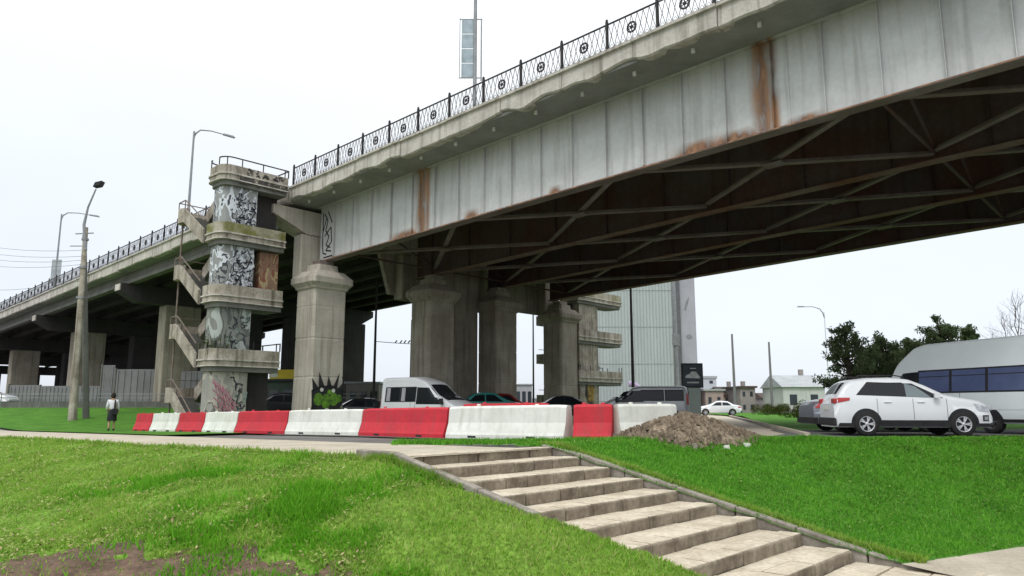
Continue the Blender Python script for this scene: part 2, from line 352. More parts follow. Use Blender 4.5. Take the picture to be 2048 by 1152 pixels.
# bare soil patch bottom left
g = MB(); P = []
for i in range(60):
    row = []
    for k in range(15):
        x = -6.9+5.2*i/59; y = 5.5+(3.35+.22*math.sin(i*.33)+.15*math.sin(i*.9)+(-.35*max(0, i-30)/29))*k/14
        row.append((x, y, bumpy(x, y)+.012+.01*mnoise.noise((x*8,y*8,1))))
    P.append(row)
g.grid(P); tag(g.build('soil', soil_m, fix=False), kind='structure')

# ------------------------------------------------------------------ stairs
stt = thing('stone_staircase', 'wide worn tan stone steps with kerbs going down through the grass bank', 'staircase', (R0[0], R0[1], 0), TH)
TR, RS = .67, .15
for k in range(9):
    s0 = k*TR-.0; z = -RS*k; jit = random.uniform(-.02,.02)
    m = MB(); y0 = -3.25+.02*k; y1 = .42
    # blocks of the riser
    cuts = [y0]; y = y0
    while y < y1-.5:
        y += random.uniform(.42,.95)
        if y < y1-.25: cuts.append(y)
    cuts.append(y1)
    for a, b in zip(cuts, cuts[1:]):
        dx = random.uniform(-.015,.015); dz = random.uniform(-.010,.006)
        m.box(s0-.34+dx, s0+dx, a+.008, b-.008, z-RS-.03, z+dz)
    m.build('riser', riser_m, stt, bevel=.02)
    # slabs of the tread behind the edge blocks
    t = MB(); sc0 = s0-.34-.012; y = y0
    while y < y1-.05:
        yn = min(y1, y+random.uniform(.45,.9))
        if y1-yn < .3: yn = y1
        if k == 0: break
        dz = random.uniform(-.008,.006)
        t.box(s0-TR+.0, sc0, y+.006, yn-.006, z-.12, z+dz-.006)
        y = yn
    if k: t.build('tread', step_m, stt, bevel=.012)
    # paler top of the edge blocks
    t2 = MB()
    for a, b in zip(cuts, cuts[1:]): t2.box(s0-.325, s0-.022, a+.025, b-.025, z-.02, z+.009)
    t2.build('tread_edge', step_m, stt, bevel=.006)
b0 = MB(); b0.box(-.9, 8*TR+.0, -3.0, .44, -2.2, -1.9); 
base = MB(); base.prism([(-.5,-.2), (8*TR,-RS*9-.07), (8*TR,-2.), (-.5,-1.)], -3.24, .40); base.build('base', joint_m, stt)
ap = MB()
for i in range(4):
    for j in range(6):
        ap.box(8*TR+.02+i*.5, 8*TR+.5+i*.5, -2.9+j*.62, -2.9+j*.62+.6, -1.5, -1.35+random.uniform(-.008,.008))
ap.build('bottom_paving', step_m, stt, bevel=.012)
for nm, yc, z0 in (('kerb', -3.34, .09), ('kerb', .52, .05)):
    kb = MB(); x = -.9 if yc < 0 else -.3
    while x < (2.3 if yc < 0 else 5.9):
        x1 = x+random.uniform(.85,1.05)
        f1 = lambda q: -.2239*max(0, q)+z0
        for p, q in ((x, x1-.02),):
            kb.hexa([(p,yc-.07,f1(p)-.3), (q,yc-.07,f1(q)-.3), (q,yc+.07,f1(q)-.3), (p,yc+.07,f1(p)-.3)], [(p,yc-.07,f1(p)), (q,yc-.07,f1(q)), (q,yc+.07,f1(q)), (p,yc+.07,f1(p))])
        x = x1
    kb.build(nm, curb_m, stt, bevel=.02)

# ------------------------------------------------------------------ grass blades
def blades(name, n, samp, mat_, h0, h1, label, zf=bumpy, w0=.012):
    v = np.zeros((n*3, 3)); c = 0
    while c < n:
        r = samp()
        if r is None: continue
        x, y, hs_ = r; z = zf(x, y)-.012
        h = (h0+(h1-h0)*random.random())*hs_; a = random.random()*6.283; lean = random.uniform(.1,.9)*h; wd = w0*random.uniform(.7,1.5)*max(1, y/12)
        ca, sa = math.cos(a), math.sin(a); b = random.random()*6.283
        v[c*3] = (x-wd*math.cos(b), y-wd*math.sin(b), z); v[c*3+1] = (x+wd*math.cos(b), y+wd*math.sin(b), z); v[c*3+2] = (x+lean*ca, y+lean*sa, z+h)
        c += 1
    me = bpy.data.meshes.new(name); me.vertices.add(n*3); me.vertices.foreach_set('co', v.ravel()); me.loops.add(n*3); me.loops.foreach_set('vertex_index', np.arange(n*3)); me.polygons.add(n)
    me.polygons.foreach_set('loop_start', np.arange(n)*3); me.update(calc_edges=True); me.validate()
    o = bpy.data.objects.new(name, me); C.objects.link(o); me.materials.append(mat_)
    return tag(o, label, 'grass', kind='stuff')
def blade_mat(name, c1, c2, c3):
    m = mat(name, c1, c2, scale=1.5, rough=.8, fine=(30,.25), spec=.15, lo=.32, hi=.66)
    N, L = nt(m); b = N['Principled BSDF']; src = b.inputs['Base Color'].links[0].from_socket
    g = N.new('ShaderNodeNewGeometry'); mr = N.new('ShaderNodeMath'); mr.operation = 'POWER'; L.new(g.outputs['Random Per Island'], mr.inputs[0]); mr.inputs[1].default_value = 3
    mx = N.new('ShaderNodeMix'); mx.data_type = 'RGBA'; L.new(mr.outputs[0], mx.inputs[0]); L.new(src, mx.inputs[6]); mx.inputs[7].default_value = (*c3, 1); L.new(mx.outputs[2], b.inputs['Base Color'])
    tr = N.new('ShaderNodeBsdfTranslucent'); L.new(mx.outputs[2], tr.inputs[0]); ms = N.new('ShaderNodeMixShader'); ms.inputs[0].default_value = .35
    L.new(b.outputs[0], ms.inputs[1]); L.new(tr.outputs[0], ms.inputs[2]); L.new(ms.outputs[0], N['Material Output'].inputs[0])
    return m
bl_l = blade_mat('left grass blades', (.26,.45,.055), (.15,.32,.030), (.42,.46,.15))
bl_r = blade_mat('right grass blades', (.13,.39,.030), (.07,.26,.018), (.21,.42,.06))
bl_d = blade_mat('tall grass blades', (.13,.38,.018), (.08,.27,.012), (.20,.44,.04))
def s_left():
    y = 5.5+26*random.random()**2.1; x = random.uniform(-.75, .28)*y*1.02
    s, t = w2st(x, y)
    if t > -3.28: return None
    k = mnoise.noise((x*1.1, y*1.1, 9))
    if k < -.28 and random.random() < .7: return None
    if x < -1.9 and x > -7 and y < 8.72+.2*math.sin((x+6.9)*3.5)-.13*max(0, x+3.5)+.15*mnoise.noise((x*3,y*3,0)) and random.random() < .90: return None
    return x, y, .8+.9*max(0, k)
def s_turf():
    q = random.uniform(1.0, 9.0); t = turf_edge(q)-random.random()**1.3*2.6; x, y = st2w(q, t); return x, y, .9
blades('grass', 30000, s_turf, bl_l, .03, .09, 'grass creeping over the left ends of the lower steps', zf=turf_z)
blades('grass', 150000, s_left, bl_l, .03, .085, 'short patchy yellow green grass covering the left bank')
def s_tuft():
    x = random.gauss(-1.2, 1.5); y = random.gauss(9.3, .75); s, t = w2st(x, y)
    if random.random() < .12: x = random.gauss(-5.5,.9); y = random.gauss(12.5,.5); s, t = w2st(x, y)
    if t > -3.36 and s < 6.1: return None
    k = mnoise.noise((x*1.3, y*1.6, 4))
    if k < -.05 and random.random() < .85: return None
    return x, y, .55+1.1*max(0, k)
blades('grass', 22000, s_tuft, bl_d, .06, .20, 'tall darker grass tufts on the left bank beside the steps')
def s_right():
    t = random.uniform(.45, 14)**1.0; c = max(0, t-4.4); s = c-1.5+(right_lim(t)-c+1.4)*random.random()
    if s > right_lim(t)-.05 or s < c-(1.5 if t > 1 else 1.4*t): return None
    x, y = st2w(s, t)
    if x/y > .75: return None
    return x, y, 1.
blades('grass', 110000, s_right, bl_r, .03, .085, 'short even deep green grass covering the bank right of the steps')
def s_edge():
    k = random.random(); t = -3.27 if k < .2 else (.62 if k < .8 else None)
    if t is None: t = -3.3; s = -random.random()**1.5*25
    else: s = random.uniform(-.5, 6.2) if t > 0 else random.uniform(-.5,1.6)
    t += random.gauss(0,.035)*(1 if t < 0 else 1)-(.12 if t < 0 else -.05)+(.34*random.random()*min(1,(s-1.8)/1.5) if s > 1.8 and t < 0 else 0)
    x, y = st2w(s, t); return x, y, 1.
blades('grass', 14000, s_edge, bl_l, .05, .15, 'uneven grass fringe growing over the kerbs of the steps and path')
def leaves(name, n, samp, mt, r0, r1, label):
    g = MB(); c = 0
    while c < n:
        q = samp()
        if q is None: continue
        x, y, _ = q
        if mnoise.noise((x*.8, y*.8, 21)) < random.uniform(-.25,.3): continue
        z = bumpy(x, y)+random.uniform(.015,.06); a = random.random()*6.283; l = random.uniform(r0, r1)*max(1, y/13); d = Vector((math.cos(a), math.sin(a), random.uniform(-.1,.7)))*l; e_ = Vector((-math.sin(a), math.cos(a), random.uniform(-.4,.4)))*l*.42
        p = Vector((x, y, z)); g.add([p-d*.6, p+e_, p+d, p-e_], [(0,1,2,3)]); c += 1
    return tag(g.build(name, mt, fix=False), label, 'weeds', kind='stuff')
leaves('weeds', 15000, s_left, blade_mat('broad weed leaves', (.30,.42,.07), (.12,.24,.03), (.50,.50,.24)), .018, .042, 'low broad leaved weeds scattered through the left bank')
def s_dry():
    q = s_left(); return q
leaves('dry_leaves', 2600, s_dry, mat('dry straw leaves', (.42,.34,.19), (.22,.15,.08), scale=6), .015, .045, 'dry brown leaves and straw lying in the left grass')
leaves('weeds', 9000, s_right, blade_mat('right weed leaves', (.13,.30,.04), (.06,.16,.02), (.25,.38,.10)), .018, .040, 'low broad leaved weeds scattered through the right bank')
# weeds on top of the crest before the barriers
def s_crest():
    x = random.uniform(-2.6, 7.5); y = 16.9+random.gauss(0,.25)+.10*x; return x, y, 1.1
blades('grass', 9000, s_crest, bl_r, .05, .13, 'grass tuft strip at the foot of the red and white barriers')

# ------------------------------------------------------------------ steel bridge
G = .033
br = thing('steel_girder_bridge', 'long steel girder overpass with pale rust stained side and black iron railing', 'bridge', (O[0], O[1], 0), TH)
A0, A1 = 1.15, 62.
gird = [-1.2, 5.5, 11.5, 17.8]
def zz(z): return z-0.0
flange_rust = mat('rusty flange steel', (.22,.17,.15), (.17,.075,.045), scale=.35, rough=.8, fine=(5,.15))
# deck slab
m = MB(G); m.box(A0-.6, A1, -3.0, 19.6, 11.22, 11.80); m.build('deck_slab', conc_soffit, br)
# ragged fascia with uneven lower edge, in precast lengths
def fascia(root, a0, a1, ztop, zbot, b, mt, seed, far=False, rag=.10):
    rs = random.Random(seed); a = a0; m = MB(G)
    while a < a1:
        an = min(a1, a+3.0); dzz = rs.uniform(-.04,.04); db = rs.uniform(-.03,.03); n = 10
        P = []
        for i in range(n+1):
            x = a+.015+(an-a-.03)*i/n
            q = zbot+dzz+rag*mnoise.noise((x*.9, seed*7., 0))+rag*.8*max(0, mnoise.noise((x*.35, seed, 5)))
            o = b+db; f = -1 if not far else 1
            P.append([(x, o-.34*f, ztop-.02), (x, o+.10*f, ztop), (x, o+.10*f, ztop-.10), (x, o, ztop-.13), (x, o+.01*f, q+.05), (x, o-.05*f, q), (x, o-.40*f, q+.03)])
        m.grid(P, smooth=False)
        m.add(P[0], [tuple(range(7))]); m.add(P[-1], [tuple(range(7))[::-1]])
        a = an
    return m.build('fascia', mt, root)
fascia(br, A0-.05, A1, 11.96, 11.20, -3.12, conc_fascia, 3, rag=.2)
fascia(br, A0-.05, A1, 11.96, 11.20, 19.7, conc_fascia, 5, True)
sp_m = mat('white pipe', (.75,.75,.73), (.6,.6,.58), scale=4)
for i in range(16):
    a = 1.9+2.2*i
    m = MB(G); m.tube([(a, -2.45, 11.27), (a, -2.45, 11.09)], .065, 10); m.build('drain_spout', sp_m, br)
for gi, b in enumerate(gird):
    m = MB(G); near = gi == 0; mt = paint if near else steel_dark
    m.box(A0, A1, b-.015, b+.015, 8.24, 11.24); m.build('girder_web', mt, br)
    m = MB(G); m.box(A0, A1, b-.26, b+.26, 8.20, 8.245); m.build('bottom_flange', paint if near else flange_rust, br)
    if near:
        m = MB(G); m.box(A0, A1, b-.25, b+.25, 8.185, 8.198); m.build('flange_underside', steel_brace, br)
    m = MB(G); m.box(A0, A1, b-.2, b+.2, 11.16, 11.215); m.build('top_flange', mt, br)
    k = 0; a = 2.5
    while a < A1-.5:
        thick = near and k in (4, 15)
        m = MB(G)
        if near: m.box(a-.012, a+.012, b-.135, b-.017, 8.25, 11.155)
        else: m.box(a-.012, a+.012, b-.14, b-.017, 8.25, 11.155)
        m.build('stiffener', mt, br)
        if near and k in (4, 15):
            m = MB(G); m.box(a+.06, a+.50, b-.035, b-.018, 8.26, 11.12); m.build('splice_plate', paint, br)
        a += 1.56 if near else 3.1; k += 1
# lateral bracing in the plane of the lower flanges and cross frames between the webs
bay = 8.6
AB0 = 2.9
for gi in range(3):
    b0, b1 = gird[gi], gird[gi+1]; bm = (b0+b1)/2
    for i in range(7):
        a = AB0+bay*i; off = 0
        z = 8.42
        for p, q in (((a, b0+.2, z), (a+bay, b1-.2, z+.0)), ((a+bay, b0+.2, z+.1), (a, b1-.2, z+.1))):
            m = MB(G); m.bar(p, q, .22, .05); m.bar((p[0],p[1],p[2]+.07), (q[0],q[1],q[2]+.07), .03, .13); m.build('lateral_brace', steel_brace, br)
        m = MB(G); m.prismz([(a+bay/2-.35,bm-.3), (a+bay/2+.35,bm-.3), (a+bay/2+.35,bm+.3), (a+bay/2-.35,bm+.3)], 8.385, 8.40); m.build('gusset_plate', steel_brace, br)
        if i % 3 == 0:
            for p, q in (((a, b0+.03, 8.5), (a, b1-.03, 11.0)), ((a+.09, b0+.03, 11.0), (a+.09, b1-.03, 8.5)), ((a+.04, b0+.2, 8.5), (a+.04, b1-.2, 8.5))):
                m = MB(G); m.bar(p, q, .10, .08); m.build('cross_frame_bar', steel_dark, br)
    # stringer strut between flanges, running level half way
    m = MB(G); m.bar((A0, bm, 9.7), (A1, bm, 9.7), .1, .22); m.build('service_pipe', steel_brace, br)

# railing
rail = thing('bridge_railing', 'black cast iron railing with round medallions along the deck edge of the bridge', 'railing', (O[0], O[1], 0), TH)
def rail_panel(root, a, pitch, detailed=True):
    z0 = 12.02; z1 = 12.98
    m = MB(G); b = -3.0
    m.bar((a, b, z1), (a+pitch, b, z1), .05, .045); m.bar((a, b, z0+.06), (a+pitch, b, z0+.06), .035, .035); m.bar((a+.05, b, z0+.06), (a+.05, b, z1), .02); m.bar((a+pitch-.05, b, z0+.06), (a+pitch-.05, b, z1), .02)
    p = m.build('railing_panel', iron, root)
    m = MB(G); n = 8
    for i in range(n):
        x0 = a+.06+(pitch-.12)*i/n; x1 = a+.06+(pitch-.12)*(i+1)/n; xm = (x0+x1)/2
        m.bar((x0, b, z0+.08), (x1, b, z1-.03), .016); m.bar((x1, b, z0+.08), (x0, b, z1-.03), .016)
        m.tube([(x0+.03, b, z0+.08), (xm, b, z0+.20), (x1-.03, b, z0+.08)], .010, 4, False)
    m.build('lattice', iron_lt, p)
    m = MB(G); cx = a+pitch/2; cz = (z0+z1)/2+.02
    for r_, th in ((.18,.026),):
        pts = [(cx+r_*math.cos(t*math.pi/8), b, cz+r_*math.sin(t*math.pi/8)) for t in range(17)]; m.tube(pts, th, 5, False)
    m.lathe([(0,-.01),(.07,-.01),(.07,.01),(0,.01)], 8, axis='y'); m.v[-32:] = [(x+cx, y+b, z+cz) for x, y, z in m.v[-32:]]
    for t in range(6):
        an = t*math.pi/3; q = (cx+.10*math.cos(an), cz+.10*math.sin(an))
        m.tube([(q[0]+.055*math.cos(s*math.pi/4), b, q[1]+.055*math.sin(s*math.pi/4)) for s in range(9)], .016, 4, False)
    m.build('medallion', iron, p)
    m = MB(G); m.box(a-.04, a+.04, b-.04, b+.04, 11.94, 13.10); m.lathe([(.0,13.20), (.045,13.16), (.05,13.12), (.02,13.09)], 6, a, b); m.build('post', iron, root)
pitch = 1.98
for i in range(17): rail_panel(rail, 1.2+pitch*i, pitch)
arl = thing('bridge_railing', 'black iron railing going down with the approach ramp left of the stair tower', 'railing', (O[0], O[1], 0), TH)
for i in range(32): rail_panel(arl, 1.2-pitch*(i+1) if i > 2 else -5-pitch*i, pitch) if i > 2 else None

# graffiti strokes on the web at the left end
st = MB(G); 
def stroke(m, pts, wd, y): 
    for p, q in zip(pts, pts[1:]): m.bar((p[0], y, p[1]), (q[0], y, q[1]), .006, wd, up=(-(q[1]-p[1]), 0, q[0]-p[0]))
for pts in ([(1.35,10.9),(1.38,9.2),(1.45,8.7),(1.75,8.6)], [(1.5,10.8),(1.8,10.4),(1.62,9.9),(1.95,9.5),(1.7,9.1),(2.1,8.9)], [(1.8,10.9),(2.2,10.2)], [(1.55,9.6),(2.1,10.0),(2.2,9.2),(1.7,8.8),(2.2,8.7)], [(1.5,8.45),(2.3,8.45)], [(1.35,9.8),(1.7,10.6)]):
    stroke(st, pts, .075, -1.222)
st.build('graffiti', trim, br)

# ------------------------------------------------------------------ piers
def pier(name, label, b, a=1.7, zbase=-.8, mt=conc_pier, group='square bridge piers with capitals'):
    X, Y, _ = W(a, b); t = thing(name, label, 'pier', (X, Y, zbase), TH, group)
    H = 8.0-zbase
    def ring(m, ha, hb, z, ch):
        return [(ha-ch,-hb,z),(ha,-hb+ch,z),(ha,hb-ch,z),(ha-ch,hb,z),(-ha+ch,hb,z),(-ha,hb-ch,z),(-ha,-hb+ch,z),(-ha+ch,-hb,z)]
    m = MB(); prof = []
    sh = H-1.35
    for z, k in ((0,1.06),(1.2,1.06),(1.25,1.03),(sh*.40,1.0),(sh*.40+.03,.985),(sh*.40+.09,.985),(sh*.40+.12,1.0),(sh*.66,1.0),(sh*.66+.03,.985),(sh*.66+.09,.985),(sh*.66+.12,1.0),(sh*.88,1.0),(sh*.88+.03,.985),(sh*.88+.08,1.),(sh,1.)):
        prof.append(ring(m, .88*k, 1.02*k, z, .12))
    prof = [[(x*.95,y*.95,z) for x,y,z in q] for q in prof]; m.grid(prof, smooth=False, closed=True); m.build('shaft', mt, t)
    m = MB(); prof = [ring(m, ha, hb, sh+z, .14) for z, ha, hb in ((0,.9,1.04),(.06,.98,1.12),(.16,1.02,1.16),(.30,1.16,1.28),(.34,1.20,1.32),(.62,1.20,1.32),(.68,1.14,1.26),(.98,.85,.98),(1.05,.62,.72),(1.20,.60,.70),(1.35,.58,.68))]
    prof = [[(x*.93,y*.93,z) for x,y,z in q] for q in prof]; m.grid(prof, smooth=False, closed=True); m.add(prof[-1], [tuple(range(8))]); m.build('capital', mt, t)
    m = MB(); m.box(-.35,.35,-.4,.4,H+.003,H+.26); m.build('bearing', conc_shade if mt is not conc_pier else steel_brace, t)
    return t
p1 = pier('bridge_pier', 'pale beige pier nearest the stair tower with green graffiti low down', -1.35)
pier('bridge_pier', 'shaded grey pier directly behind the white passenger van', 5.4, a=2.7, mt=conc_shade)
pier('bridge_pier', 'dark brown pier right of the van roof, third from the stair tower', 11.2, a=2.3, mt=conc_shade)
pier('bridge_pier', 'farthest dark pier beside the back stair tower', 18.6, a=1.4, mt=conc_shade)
# graffiti on the front pier (right face)
gr = MB(); green = mat('green spray paint', (.16,.33,.03), (.05,.12,.02), scale=6, rough=.6)
zb = 1.15; xg = .915
def flat(m, pts, x=xg): m.prismx(pts, x, x+.006)
def blob(cx, cz, r, e=1.): return [(cx+r*math.cos(k*math.pi/6), cz+r*e*math.sin(k*math.pi/6)) for k in range(12)]
blk = MB()
for p in ([(-.85,2.3),(-.95,3.0),(-.55,2.5)], [(-.55,2.3),(-.55,3.3),(-.2,2.55)], [(-.1,2.5),(.0,3.1),(.25,2.5)], [(.25,2.5),(.65,3.3),(.5,2.4)], [(.5,2.4),(.95,2.9),(.85,2.1)], [(-.9,1.6),(-.95,2.4),(-.4,2.6),(.2,2.65),(.9,2.4),(.85,1.7),(.3,1.2),(-.4,1.1)], [(-.9,1.7),(-1.0,1.2),(-.5,1.4)], [(.4,1.3),(.9,1.0),(.75,1.6)]): flat(blk, p)
blk.build('graffiti', trim, p1)
for c in ((-.55,1.95,.26,1.2), (-.1,1.85,.27,1.4), (.35,1.95,.25,1.3), (.65,2.0,.16,1.2), (.1,2.3,.16,.8)): flat(gr, blob(*c), xg+.009)
gr.build('graffiti', green, p1)
gw = MB()
for c in ((-.38,2.42,.10,1.), (.3,2.38,.10,1.), (-.05,1.45,.12,.6)): flat(gw, blob(*c), xg+.018)
gw.build('graffiti', mat('white spray paint', (.7,.7,.68), (.55,.55,.5), scale=5), p1)

# ------------------------------------------------------------------ approach viaduct
av = thing('approach_viaduct', 'concrete approach ramp of the overpass sinking to the left', 'viaduct', (O[0], O[1], 0), TH)
AL = -100.
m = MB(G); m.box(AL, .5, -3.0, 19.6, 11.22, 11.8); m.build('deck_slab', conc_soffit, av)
fascia(av, AL, .9, 11.96, 11.2, -3.12, conc_fascia, 11, rag=.04)
fascia(av, AL, .9, 11.96, 11.2, 19.7, conc_fascia, 13, True, rag=.04)
for b in [-2.1+2.35*i for i in range(10)]:
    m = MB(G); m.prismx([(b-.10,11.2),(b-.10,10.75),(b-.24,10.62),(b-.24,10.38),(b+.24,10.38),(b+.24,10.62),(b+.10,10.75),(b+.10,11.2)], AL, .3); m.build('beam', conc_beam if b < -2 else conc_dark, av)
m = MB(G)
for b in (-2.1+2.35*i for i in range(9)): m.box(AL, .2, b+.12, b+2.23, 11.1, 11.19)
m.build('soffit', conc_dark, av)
light = True
for i, a in enumerate((0, -22.3, -42, -62, -82, -100)):
    if i == 0: continue
    zt = 10.36+G*a
    nm = ['', 'first cross beam pier row left of the stair tower', 'second pier row of the approach ramp from the stair tower', 'third pier row of the approach ramp, behind the tall concrete pole', 'fourth pier row of the approach ramp', 'farthest visible pier row of the approach ramp'][i]
    X, Y, _ = W(a, 0)
    bt = thing('viaduct_pier', nm, 'pier', (X, Y, 0), TH, 'pier rows of the approach ramp')
    m = MB(); m.prismx([(-2.9,zt),(-2.9,zt-.55),(-1.6,zt-1.25),(18.2,zt-1.25),(19.4,zt-.55),(19.4,zt)], -.6, .6); m.build('cap_beam', conc_dark, bt)
    m = MB(); m.box(-.45,.45,-2.96,-2.903,zt-.5,zt-.04); m.build('lit_beam_end', conc_fascia, bt)  # pale slab paints the light on the cap end
    for b in (1.7, 6.9, 12.1, 17.2):
        m = MB(); m.box(-.65,.65,b-1.35,b+1.35,-1.5,zt-1.26); m.build('column', conc_shade if b < 2 else conc_dark, bt, bevel=.08)
# bent cap over the piers next to the tower
X, Y, _ = W(0, 0)
bt = thing('bent_cap', 'brownish haunched cross beam on a neck pillar between stair tower and front pier', 'cross beam', (X, Y, 0), TH)
m = MB(); m.prismx([(3.5,9.74),(4.3,7.35),(18.8,7.35),(19.2,9.74)], -.2, .1); m.build('cross_wall', conc_shade, bt)
m = MB(); m.box(.8,1.6,6.6,10.1,-.6,9.7); m.build('wall_pier', conc_shade, bt)
m = MB(); m.prismx([(-3.9,11.0),(-3.9,10.55),(-1.9,9.75),(19.0,9.75),(19.0,11.0)], -.3, .95); m.build('cross_beam', conc_pier, bt)
for i, b in enumerate((-1.35, 5.4, 10.9, 18.4)):
    m = MB(); m.box(.15, .9, b-.85, b+.75, 7.0, 9.74); m.build('neck_pillar', conc_pier if i == 0 else conc_shade, bt, bevel=.06)

# ------------------------------------------------------------------ stair towers
gw1 = graffiti_mat('graffiti wall white and black', (.34,.35,.35), (.66,.70,.76), (.02,.025,.035), 1.5, .45)
gw2 = graffiti_mat('graffiti wall grey green', (.24,.25,.23), (.40,.44,.42), (.10,.11,.105), .6, .47)
gw3 = graffiti_mat('graffiti wall cream', (.35,.35,.31), (.45,.42,.36), (.12,.12,.11), .9, .42)
brown_panel = graffiti_mat('painted brown panel', (.30,.19,.13), (.40,.33,.18), (.22,.08,.05), 1.1, .50)
plant_m = mat('weed leaves', (.10,.13,.04), (.05,.07,.02), scale=3, rough=.9)
def rrect(a0, a1, b0, b1, r, n=5):
    p = []
    for cx, cy, s in ((a1-r,b0+r,-90),(a1-.02,b1-.02,0),(a0+.02,b1-.02,90),(a0+r,b0+r,180)):
        rr = r if s in (-90, 180) else .02
        for i in range(n+1):
            an = R(s+90*i/n); p.append((cx+rr*math.cos(an), cy+rr*math.sin(an)))
    return p
def ringwall(m, poly, z0, z1, th, skip=None, flip=1, out=0.):
    n = len(poly); cx = sum(p[0] for p in poly)/n; cy = sum(p[1] for p in poly)/n
    inn = [(p[0]+(th if p[0] < cx else -th), p[1]+(th if p[1] < cy else -th)) for p in poly]
    for i in range(n):
        j = (i+1)%n
        if skip and skip(poly[i], poly[j]): continue
        a, b, c, d = poly[i], poly[j], inn[j], inn[i]
        m.hexa([(*a,z0),(*b,z0),(*c,z0),(*d,z0)], [(*a,z1),(*b,z1),(*c,z1),(*d,z1)])
def tower(label, mir=False):
    X, Y, _ = W(0, 0); t = thing('stair_tower', label, 'stair tower', (X, Y, 0), TH)
    mb = (lambda b: 17.0-b) if mir else (lambda b: b)
    class TM(MB):
        def mesh(s, name): s.v = [(x, mb(y), z) for x, y, z in s.v]; return MB.mesh(s, name)
    zs = [2.95, 5.95, 8.95, 11.85]
    walls = [gw3, gw2, gw1, gw1]
    zprev = -.6
    for i, z in enumerate(zs):
        poly = rrect(-.15, 1.6, -6.95 if not mir else -9.4, -3.5, .5)
        m = TM(); m.prismz(poly, z-.30, z-.0); m.build('landing', conc_tower, t)
        m = TM(); hh = .50 if i < 3 else .42
        if i == 2:
            ringwall(m, poly, z+.002, z+hh, .12, lambda p, q: (q[0] < -.1 and p[0] < -.1) or (p[1] > -4.2 and q[1] > -4.2))
            m.build('parapet', conc_moss, t)
        else:
            ringwall(m, poly, z+.002, z+hh, .12, lambda p, q: (q[0] < -.1 and p[0] < -.1 and i < 3) or (p[1] > (-4.2 if i else -5.0) and q[1] > -4.2))
            m.build('parapet', conc_tower, t)
        m = TM(); m.prismz(rrect(-.05, 1.52, -6.83 if not mir else -9.3, -3.52, .45), z-.55, z-.302); m.build('soffit_slab', conc_beam, t)
        m = TM(); m.prismz(rrect(-.21, 1.66, -7.01 if not mir else -9.46, -3.49, .52), z-.05, z+.02); m.prismz(rrect(-.19, 1.64, -6.99 if not mir else -9.44, -3.49, .52), z-.32, z-.27); m.build('drip_edge', conc_fascia, t)
        if i == 3 or i == 0:
            m = TM(); pts = [(p[0]*.97, p[1]*.995) for p in poly if p[1] < -3.4]
            for p, q in zip(pts, pts[1:]):
                if i == 0 and (p[1] < -5.5): continue
                m.bar((*p, z+hh+.38), (*q, z+hh+.38), .05)
            for j in range(0, len(pts), 3): m.bar((*pts[j], z+hh), (*pts[j], z+hh+.38), .04)
            for bb in (-6.0,-4.9,-3.7): m.bar((1.57, bb, z-.1), (1.57, bb, z+hh+.38), .04)
            if i == 0: m.bar((1.57, -5.4, z+.45), (1.57, -3.6, z+.45), .04)
            m.build('hand_rail', iron, t)
        # shaft walls of this storey
        m = TM(); top = z-.555; bot = zprev
        pl = rrect(-.05, 1.35, -6.72, -5.0, .5) if not mir else rrect(-.05, 1.35, -6.3, -3.9, .1)
        m.prismz(pl, bot, top); o = m.build('shaft_wall', walls[i] if not mir else conc_tower, t)
        m = TM(); m.box(-.1, .75, -4.95, -3.6, bot, top)  # dark block standing for the shade inside the tower opening
        if i != 1: m.build('opening_shade', conc_dark, t)
        if i == 2 and not mir:
            m = TM(); m.box(.76, 1.2, -4.62, -3.62, bot+.05, top-.05); m.build('wall_panel', brown_panel, t)
        zprev = z+.004
        # flights: outer one rises from the lower landing to the half landing, inner one from there to this landing
        zl = (zs[i-1] if i else -.35); zh = (zl+z)/2
        a0, a1 = -.15, -2.45
        for nm, b0, b1, za, zb_ in (('stair_flight', -6.85, -5.85, zl, zh), ('stair_flight', -5.7, -4.7, z, zh)):
            m = TM(); m.hexa([(a0,b0,za-.28),(a1,b0,zb_-.28),(a1,b1,zb_-.28),(a0,b1,za-.28)], [(a0,b0,za-.08),(a1,b0,zb_-.08),(a1,b1,zb_-.08),(a0,b1,za-.08)])
            nst = 9
            for k in range(nst):
                x0 = a0+(a1-a0)*k/nst; x1 = a0+(a1-a0)*(k+1)/nst; zt = za+(zb_-za)*(k+.6)/nst
                m.box(min(x0,x1)+.003, max(x0,x1)-.003, b0+.02, b1-.02, zt-.2, zt)
            m.build(nm, conc_beam, t)
            bo = b0 if nm and b0 < -7 else b1
            m = TM(); m.hexa([(a0,b0-.10,za-.34),(a1,b0-.10,zb_-.34),(a1,b0-.002,zb_-.34),(a0,b0-.002,za-.34)], [(a0,b0-.10,za+.36),(a1,b0-.10,zb_+.36),(a1,b0-.002,zb_+.36),(a0,b0-.002,za+.36)])
            m.build('flight_parapet', conc_tower, t)
        poly = rrect(-3.45, a1, -6.95, -4.6, .4)
        m = TM(); m.prismz([p for p in poly], zh-.32, zh-.04); ringwall(m, poly, zh-.038, zh+.42, .10, lambda p, q: p[0] > a1-.05 and q[0] > a1-.05)
        m.build('half_landing', conc_tower, t)
        m = TM()
        m.tube([(-3.3,-6.6,zh-.33),(-3.3,-6.6,(zh-3.3+.05) if i else -1.)], .05, 6)
        if i in (1, 3) or True: 
            pts = [(a0,-6.9,zl+.8),(a1,-6.9,zh+.8),(-3.3,-6.85,zh+.8),(-3.35,-4.8,zh+.8)]
            for p, q in zip(pts, pts[1:]): m.bar(p, q, .045)
            for p in pts[1:3]: m.bar(p, (p[0],p[1],p[2]-.5), .04)
        m.build('hand_rail', mat('rusty pipe', (.16,.11,.085), (.22,.2,.18), scale=4, rough=.7), t)
    return t
